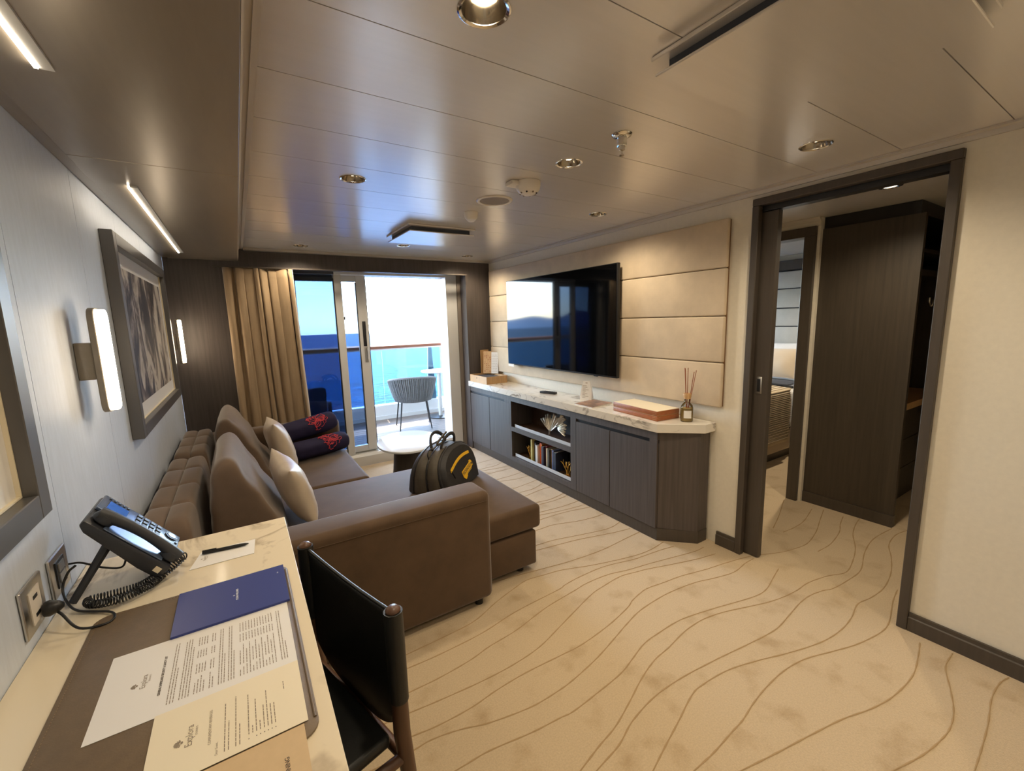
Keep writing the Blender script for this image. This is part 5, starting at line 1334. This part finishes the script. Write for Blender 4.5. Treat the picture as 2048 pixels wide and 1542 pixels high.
    m = MB(); m.lathe([(0.0, 0.0), (0.016, 0.0), (0.018, 0.008), (0.012, 0.024), (0.005, 0.032), (0.0, 0.032)], 18, M=Matrix.Translation((-0.431, 1.318, 0.884)) @ Matrix.Rotation(PI / 2, 4, 'Y')); m.build('plug', M['black'], t, 50)
build_phone()

def wall_socket(y0, y1, z0, z1, kind, label):
    t = thing('wall_socket', (XL, (y0 + y1) / 2, z0), label, 'socket', 'sockets above the desk')
    box('plate', (XL + 0.0005, y0, z0), (XL + 0.007, y1, z1), M['chrome_soft'], t, bev=0.002, seg=1)
    box('bezel', (XL + 0.0072, y0 + 0.028, z0 + 0.018), (XL + 0.0095, y1 - 0.028, z1 - 0.018), M['black'] if kind == 'data' else M['plastic_white'], t)
    if kind == 'power':
        for z in (z0 + 0.030, z1 - 0.040):
            m = MB(); m.box((XL + 0.0097, (y0 + y1) / 2 - 0.011, z), (XL + 0.0103, (y0 + y1) / 2 + 0.011, z + 0.008)); m.build('slot', M['black'], t)
    else:
        box('data_port', (XL + 0.0097, (y0 + y1) / 2 - 0.018, z0 + 0.028), (XL + 0.012, (y0 + y1) / 2 + 0.018, z0 + 0.052), M['grey_metal'], t)
        box('data_port', (XL + 0.0097, (y0 + y1) / 2 - 0.018, z0 + 0.056), (XL + 0.012, (y0 + y1) / 2 + 0.018, z0 + 0.078), M['grey_metal'], t)
wall_socket(1.405, 1.518, 0.855, 0.958, 'data', 'silver data socket nearer the sofa above the desk')
wall_socket(1.245, 1.356, 0.855, 0.965, 'power', 'silver power socket with black plug above the desk')

# ------------------------------------------------------------------ desk chair
def build_desk_chair():
    A = Vector((0.113, 1.452, 0)); B = Vector((0.252, 0.978, 0))      # back posts, far and near
    t = thing('desk_chair', ((A + B) / 2), 'black leather sling chair with walnut posts tucked at the desk', 'chair')
    d = (B - A).normalized(); f = Vector((d.y, -d.x, 0))              # f points to the desk
    if f.x > 0: f = -f
    zt = 0.802
    for P in (A, B):
        m = MB(); m.tube([P + Vector((0, 0, 0.0)) - f * 0.05, P - f * 0.02 + Vector((0, 0, 0.22)), P + Vector((0, 0, 0.46)), P + Vector((0, 0, zt))], [0.014, 0.019, 0.0215, 0.018], 18); m.build('back_post', M['walnut'], t, 50)
        m = MB(); m.lathe([(0.0, 0.012), (0.012, 0.010), (0.0185, 0.003), (0.0185, 0.0)], 20, M=Matrix.Translation(P + Vector((0, 0, zt)))); m.build('post_cap', M['walnut'], t, 60)
    # leather sling: wraps both posts, dips between them, lower edge curved
    def sling(off):
        def fn(u, v):
            p = A.lerp(B, u); sag = 0.010 * math.sin(PI * u) ; lower = 0.44 + 0.10 * (1 - math.sin(PI * u)) ** 1.4 * 0 + (0.0 if 0.02 < u < 0.98 else 0.0)
            z0 = 0.40 + 0.10 * abs(2 * u - 1) ** 3
            ztop = zt - 0.006 - 0.022 * math.sin(PI * u)
            q = p - f * (sag + off); return (q.x, q.y, z0 + (ztop - z0) * v)
        return fn
    m = MB(); m.grid(sling(0.0), 30, 14); o = m.build('back_sling', M['leather_black'], t, 70); md = o.modifiers.new('s', 'SOLIDIFY'); md.thickness = 0.006; md.offset = 0
    for P in (A, B):
        m = MB(); m.tube([P + Vector((0, 0, 0.555)), P + Vector((0, 0, zt - 0.001))], 0.0235, 20); m.build('leather_sleeve', M['leather_black'], t, 50)
    m = MB(); m.tube([Vector(sling(0.0)(u / 24, 1.0)) for u in range(25)], 0.0052, 8); m.build('top_piping', M['leather_black'], t, 60)
    # seat and frame
    s0, s1 = A + f * 0.02 + d * 0.02, B + f * 0.02 - d * 0.02
    pts = [s0, s1, s1 + f * 0.40, s0 + f * 0.40]
    m = MB(); m.prism([(p.x, p.y) for p in pts], 0.415, 0.452, 'z', bev=0.012, seg=3); m.build('seat', M['leather_black'], t, 50)
    F1, F2 = A + f * 0.41 + d * 0.03, B + f * 0.41 - d * 0.03
    for P in (F1, F2):
        m = MB(); m.tube([P + f * 0.01, P + Vector((0, 0, 0.44))], [0.013, 0.019], 16); m.build('front_leg', M['walnut'], t, 50)
    for a, b in ((A, B), (A, F1), (B, F2), (F1, F2)):
        m = MB(); m.tube([a + Vector((0, 0, 0.385)), (a + b) / 2 + Vector((0, 0, 0.385)), b + Vector((0, 0, 0.385))], [0.014, 0.018, 0.014], 12); m.build('seat_rail', M['walnut'], t, 50)
build_desk_chair()

# ------------------------------------------------------------------ dressing area and bedroom
def build_wardrobe():
    t = thing('wardrobe', (4.6, 1.3, 0), 'dark wood wardrobe with open shelves and drawers beyond the doorway', 'wardrobe')
    wd = M['darker_wood']
    box('side_panel', (3.70, 0.968, 0.085), (3.738, 1.5315, 2.095), wd, t)
    box('plinth', (3.692, 0.964, 0.0), (3.738, 1.5315, 0.0845), M['frame_dark'], t)
    box('cornice_recess', (3.72, 1.0, 2.0955), (5.80, 1.60, H - 0.001), M['black'], t)
    box('back_panel', (3.7805, 1.62, 0.0), (5.80, 1.645, 2.095), wd, t)
    for i, (a, b) in enumerate(((0.02, 0.27), (0.275, 0.50), (0.505, 0.74))):
        d = box('drawer', (3.739, 1.10, a), (5.10, 1.118, b), wd, t, bev=0.001, seg=1)
        for x in (4.62, 4.02):
            box('finger_slot', (x - 0.11, 1.0992, b - 0.055), (x + 0.11, 1.0999, b - 0.025), M['black'], d)
    box('drawer_carcass', (3.739, 1.119, 0.0), (5.79, 1.619, 0.745), wd, t)
    box('counter', (3.739, 1.085, 0.7455), (5.79, 1.619, 0.795), M['light_wood'], t)
    box('shelf', (3.739, 1.10, 1.905), (5.79, 1.619, 1.93), wd, t)
    box('shelf', (3.739, 1.10, 1.74), (5.79, 1.619, 1.785), wd, t)
    box('divider', (5.11, 1.10, 0.796), (5.13, 1.619, 1.739), wd, t)
    m = MB(); m.cyl((3.74, 1.36, 1.60), (5.109, 1.36, 1.60), 0.012, 14); m.build('hanging_rail', M['chrome_soft'], t, 40)
    m = MB(); m.tube([(4.60, 1.13, 1.585), (4.60, 1.13, 1.55), (4.63, 1.128, 1.53), (4.68, 1.13, 1.56), (4.70, 1.14, 1.52)], 0.010, 8); m.build('hook', M['chrome_soft'], t, 50)
build_wardrobe()

def build_bedroom():
    hb = thing('headboard', (5.65, 2.9, 0.3), 'pale upholstered headboard with horizontal rows under a dark top rail', 'headboard')
    zs = [0.45, 0.675, 0.895, 1.117, 1.333, 1.552, 1.782, 1.99]
    box('backing', (5.665, 1.95, 0.40), (5.6995, 4.0, 2.0), M['slate'], hb)
    for a, b in zip(zs[:-1], zs[1:]):
        box('padded_row', (5.63, 1.95, a + 0.006), (5.6645, 4.0, b - 0.006), M['head_panel'], hb, bev=0.008, seg=2)
    box('top_rail', (5.625, 1.93, 2.0005), (5.6995, 4.02, 2.115), M['frame_dark'], hb)
    b = thing('bed', (4.75, 2.9, 0), 'made bed with white linen in the room beyond the doorway', 'bed')
    box('plinth', (3.90, 2.17, 0.0), (5.60, 3.83, 0.085), M['frame_dark'], b)
    box('bed_base', (3.86, 2.135, 0.0855), (5.615, 3.87, 0.30), M['linen_beige'], b, bev=0.02, seg=3)
    m = MB(); m.box((3.85, 2.12, 0.302), (5.61, 3.88, 0.66), 0.07, 5); m.build('mattress', M['linen'], b, 60)
    # duvet falling over the side
    m = MB()
    def f(u, v):
        x = 3.80 + 1.40 * u; s = v
        if s < 0.35:
            z = 0.36 + (0.70 - 0.36) * (s / 0.35) ** 0.7; y = 2.085 + 0.012 * math.sin(x * 23) * (1 - s / 0.35) + 0.02 * (s / 0.35) ** 3
        else:
            q = (s - 0.35) / 0.65; y = 2.105 + 1.79 * q; z = 0.70 + 0.03 * math.sin(PI * q) + 0.008 * mnoise.noise(Vector((x * 5, y * 5, 0)))
        return (x, y, z)
    m.grid(f, 50, 50); o = m.build('duvet', M['linen'], b, 80); md = o.modifiers.new('s', 'SOLIDIFY'); md.thickness = 0.02; md.offset = 0
    th = thing('bed_throw', (4.2, 2.9, 0.74), 'ribbed beige throw hanging over the side of the bed', 'throw')
    m = MB()
    def g(u, v, dz=0.0):
        x = 3.84 + 0.78 * u - 0.10 * (1 - v if v < 0.4 else 0) * u; 
        if v < 0.4:
            q = v / 0.4; z = 0.235 + 0.505 * q ** 0.75; y = 2.055 - 0.006 + 0.03 * q ** 4
        else:
            q = (v - 0.4) / 0.6; y = 2.085 + 1.80 * q; z = 0.742 + 0.03 * math.sin(PI * q)
        return (x, y - (dz if v < 0.4 else 0), z + (dz if v >= 0.38 else 0))
    m.grid(g, 20, 60); o = m.build('cloth', M['throw'], th, 80); md = o.modifiers.new('s', 'SOLIDIFY'); md.thickness = 0.008; md.offset = 1
    for k in range(30):
        v = 0.012 + k * 0.0165
        mm = MB(); mm.tube([Vector(g(u / 10, v, 0.009)) for u in range(11)], 0.0036, 5); mm.build('rib', M['throw_rib'], th, 60)
    for i, (x, y, z, w, h, lean, mt, lab) in enumerate(((5.45, 2.62, 0.93, 0.72, 0.46, 0.30, 'linen', 'white pillow propped against the headboard'), (5.45, 3.40, 0.93, 0.72, 0.46, 0.30, 'linen', 'white pillow at the far side of the headboard'),
                                                     (5.22, 2.52, 0.93, 0.46, 0.36, 0.42, 'linen_beige', 'beige accent pillow on the bed'))):
        Mx = Matrix.Translation((x, y, z)) @ Matrix.Rotation(PI, 4, 'Z') @ Matrix.Rotation(-lean, 4, 'Y') @ Matrix(((0, 0, 1, 0), (1, 0, 0, 0), (0, 1, 0, 0), (0, 0, 0, 1)))
        o = pillow_mb(w, h, 0.16, Mx, 0.008, i * 4 + 1, 18).build('bed_pillow', M[mt], None, 80, loc=(x, y, z)); tag(o, lab, 'pillow', 'pillows on the bed')
    o = MB().box((4.70, 2.16, 0.752), (5.0, 3.8, 0.772), 0.008, 2).build('bed_runner', M['slate'], None, 40, loc=(4.8, 2.9, 0.75)); tag(o, 'dark slate folded runner across the bed', 'runner')
build_bedroom()

# ------------------------------------------------------------------ balcony furniture
def build_balcony_things():
    c = Vector((2.02, 5.85, 0.02)); yaw = math.radians(-14)
    t = thing('rope_chair', c, 'grey woven rope tub chair on the balcony deck', 'chair')
    Mx = Matrix.Translation(c) @ Matrix.Rotation(yaw, 4, 'Z')
    # tub: wraps the back and sides; the back faces -Y
    def tub(a, v, off=0.0):
        r = 0.235 + 0.085 * v ** 0.8 + off
        top = 0.735 - 0.10 * (abs(a) / 2.0) ** 2.2; bot = 0.395
        return Vector((r * 1.02 * math.sin(a), -r * 0.92 * math.cos(a), bot + (top - bot) * v))
    m = MB(); m.grid(lambda u, v: Mx @ tub(-2.0 + 4.0 * u, v), 64, 12); o = m.build('shell', M['rope'], t, 70); md = o.modifiers.new('s', 'SOLIDIFY'); md.thickness = 0.010
    m = MB()
    for k in range(72):
        a = -1.98 + 3.96 * k / 71
        m.tube([Mx @ tub(a + 0.03 * math.sin(k * 2.1) * v, v, 0.010) for v in (0.0, 0.25, 0.5, 0.75, 1.0)], 0.0052, 5)
    m.build('rope_weave', M['rope'], t, 60)
    m = MB(); m.tube([Mx @ (tub(-2.0 + 4.0 * i / 40, 1.0) + Vector((0, 0, 0.006))) for i in range(41)], 0.016, 10); m.build('top_rail', M['rope'], t, 60)
    m = MB(); m.lathe([(0.0, 0.385), (0.22, 0.385), (0.238, 0.40), (0.235, 0.43), (0.2, 0.448), (0.0, 0.452)], 36, M=Mx @ Matrix.Diagonal((1.0, 0.92, 1, 1))); m.build('seat', M['rope'], t, 50)
    for x, y in ((-0.17, -0.15), (0.17, -0.15), (-0.19, 0.17), (0.19, 0.17)):
        m = MB(); m.tube([Mx @ Vector((x * 1.28, y * 1.28, 0.0)), Mx @ Vector((x, y, 0.395))], [0.008, 0.011], 10); m.build('leg', M['black'], t, 50)
    m = MB(); m.tube([Mx @ Vector((0.19, 0.17, 0.39)), Mx @ Vector((0.245, 0.19, 0.50)), Mx @ Vector((0.27, 0.10, 0.56))], 0.010, 8); m.build('arm_strut', M['black'], t, 50)
    # round table
    c = (2.60, 6.27, 0.02); Tc = Matrix.Translation(c)
    t = thing('balcony_table', c, 'round white balcony table beside the rope chair', 'table')
    m = MB(); m.lathe([(0.0, 0.715), (0.26, 0.715), (0.272, 0.722), (0.272, 0.735), (0.0, 0.738)], 48, M=Tc); m.build('tabletop', M['white_metal'], t, 40)
    m = MB(); m.lathe([(0.0, 0.018), (0.030, 0.018), (0.030, 0.7145), (0.0, 0.7145)], 20, M=Tc); m.build('column', M['white_metal'], t, 40)
    m = MB(); m.lathe([(0.0, 0.0), (0.20, 0.0), (0.20, 0.014), (0.0, 0.0175)], 36, M=Tc); m.build('foot_plate', M['black'], t, 40)
    # dark lounge chair at the left
    c = Vector((0.52, 5.75, 0.02)); Mx = Matrix.Translation(c) @ Matrix.Rotation(0.25, 4, 'Z')
    t = thing('lounge_chair', c, 'dark balcony lounge chair half hidden by the curtain', 'chair')
    m = MB(); m.box((-0.30, -0.30, 0.30), (0.24, 0.42, 0.40), 0.03, 3, M=Mx); m.build('seat', M['slate'], t, 50)
    m = MB(); m.box((-0.28, -0.37, 0.36), (0.20, -0.26, 0.80), 0.045, 4, M=Mx @ Matrix.Rotation(0.10, 4, 'X')); m.build('backrest', M['slate'], t, 50)
    for x in (-0.34, 0.245):
        m = MB(); m.box((x, -0.32, 0.22), (x + 0.05, 0.36, 0.56), 0.02, 3, M=Mx); m.build('arm', M['slate'], t, 50)
    for x in (-0.26, 0.22):
        for y in (-0.28, 0.34):
            m = MB(); m.tube([Mx @ Vector((x, y, 0.0)), Mx @ Vector((x, y, 0.30))], 0.014, 8); m.build('leg', M['black'], t, 40)
build_balcony_things()
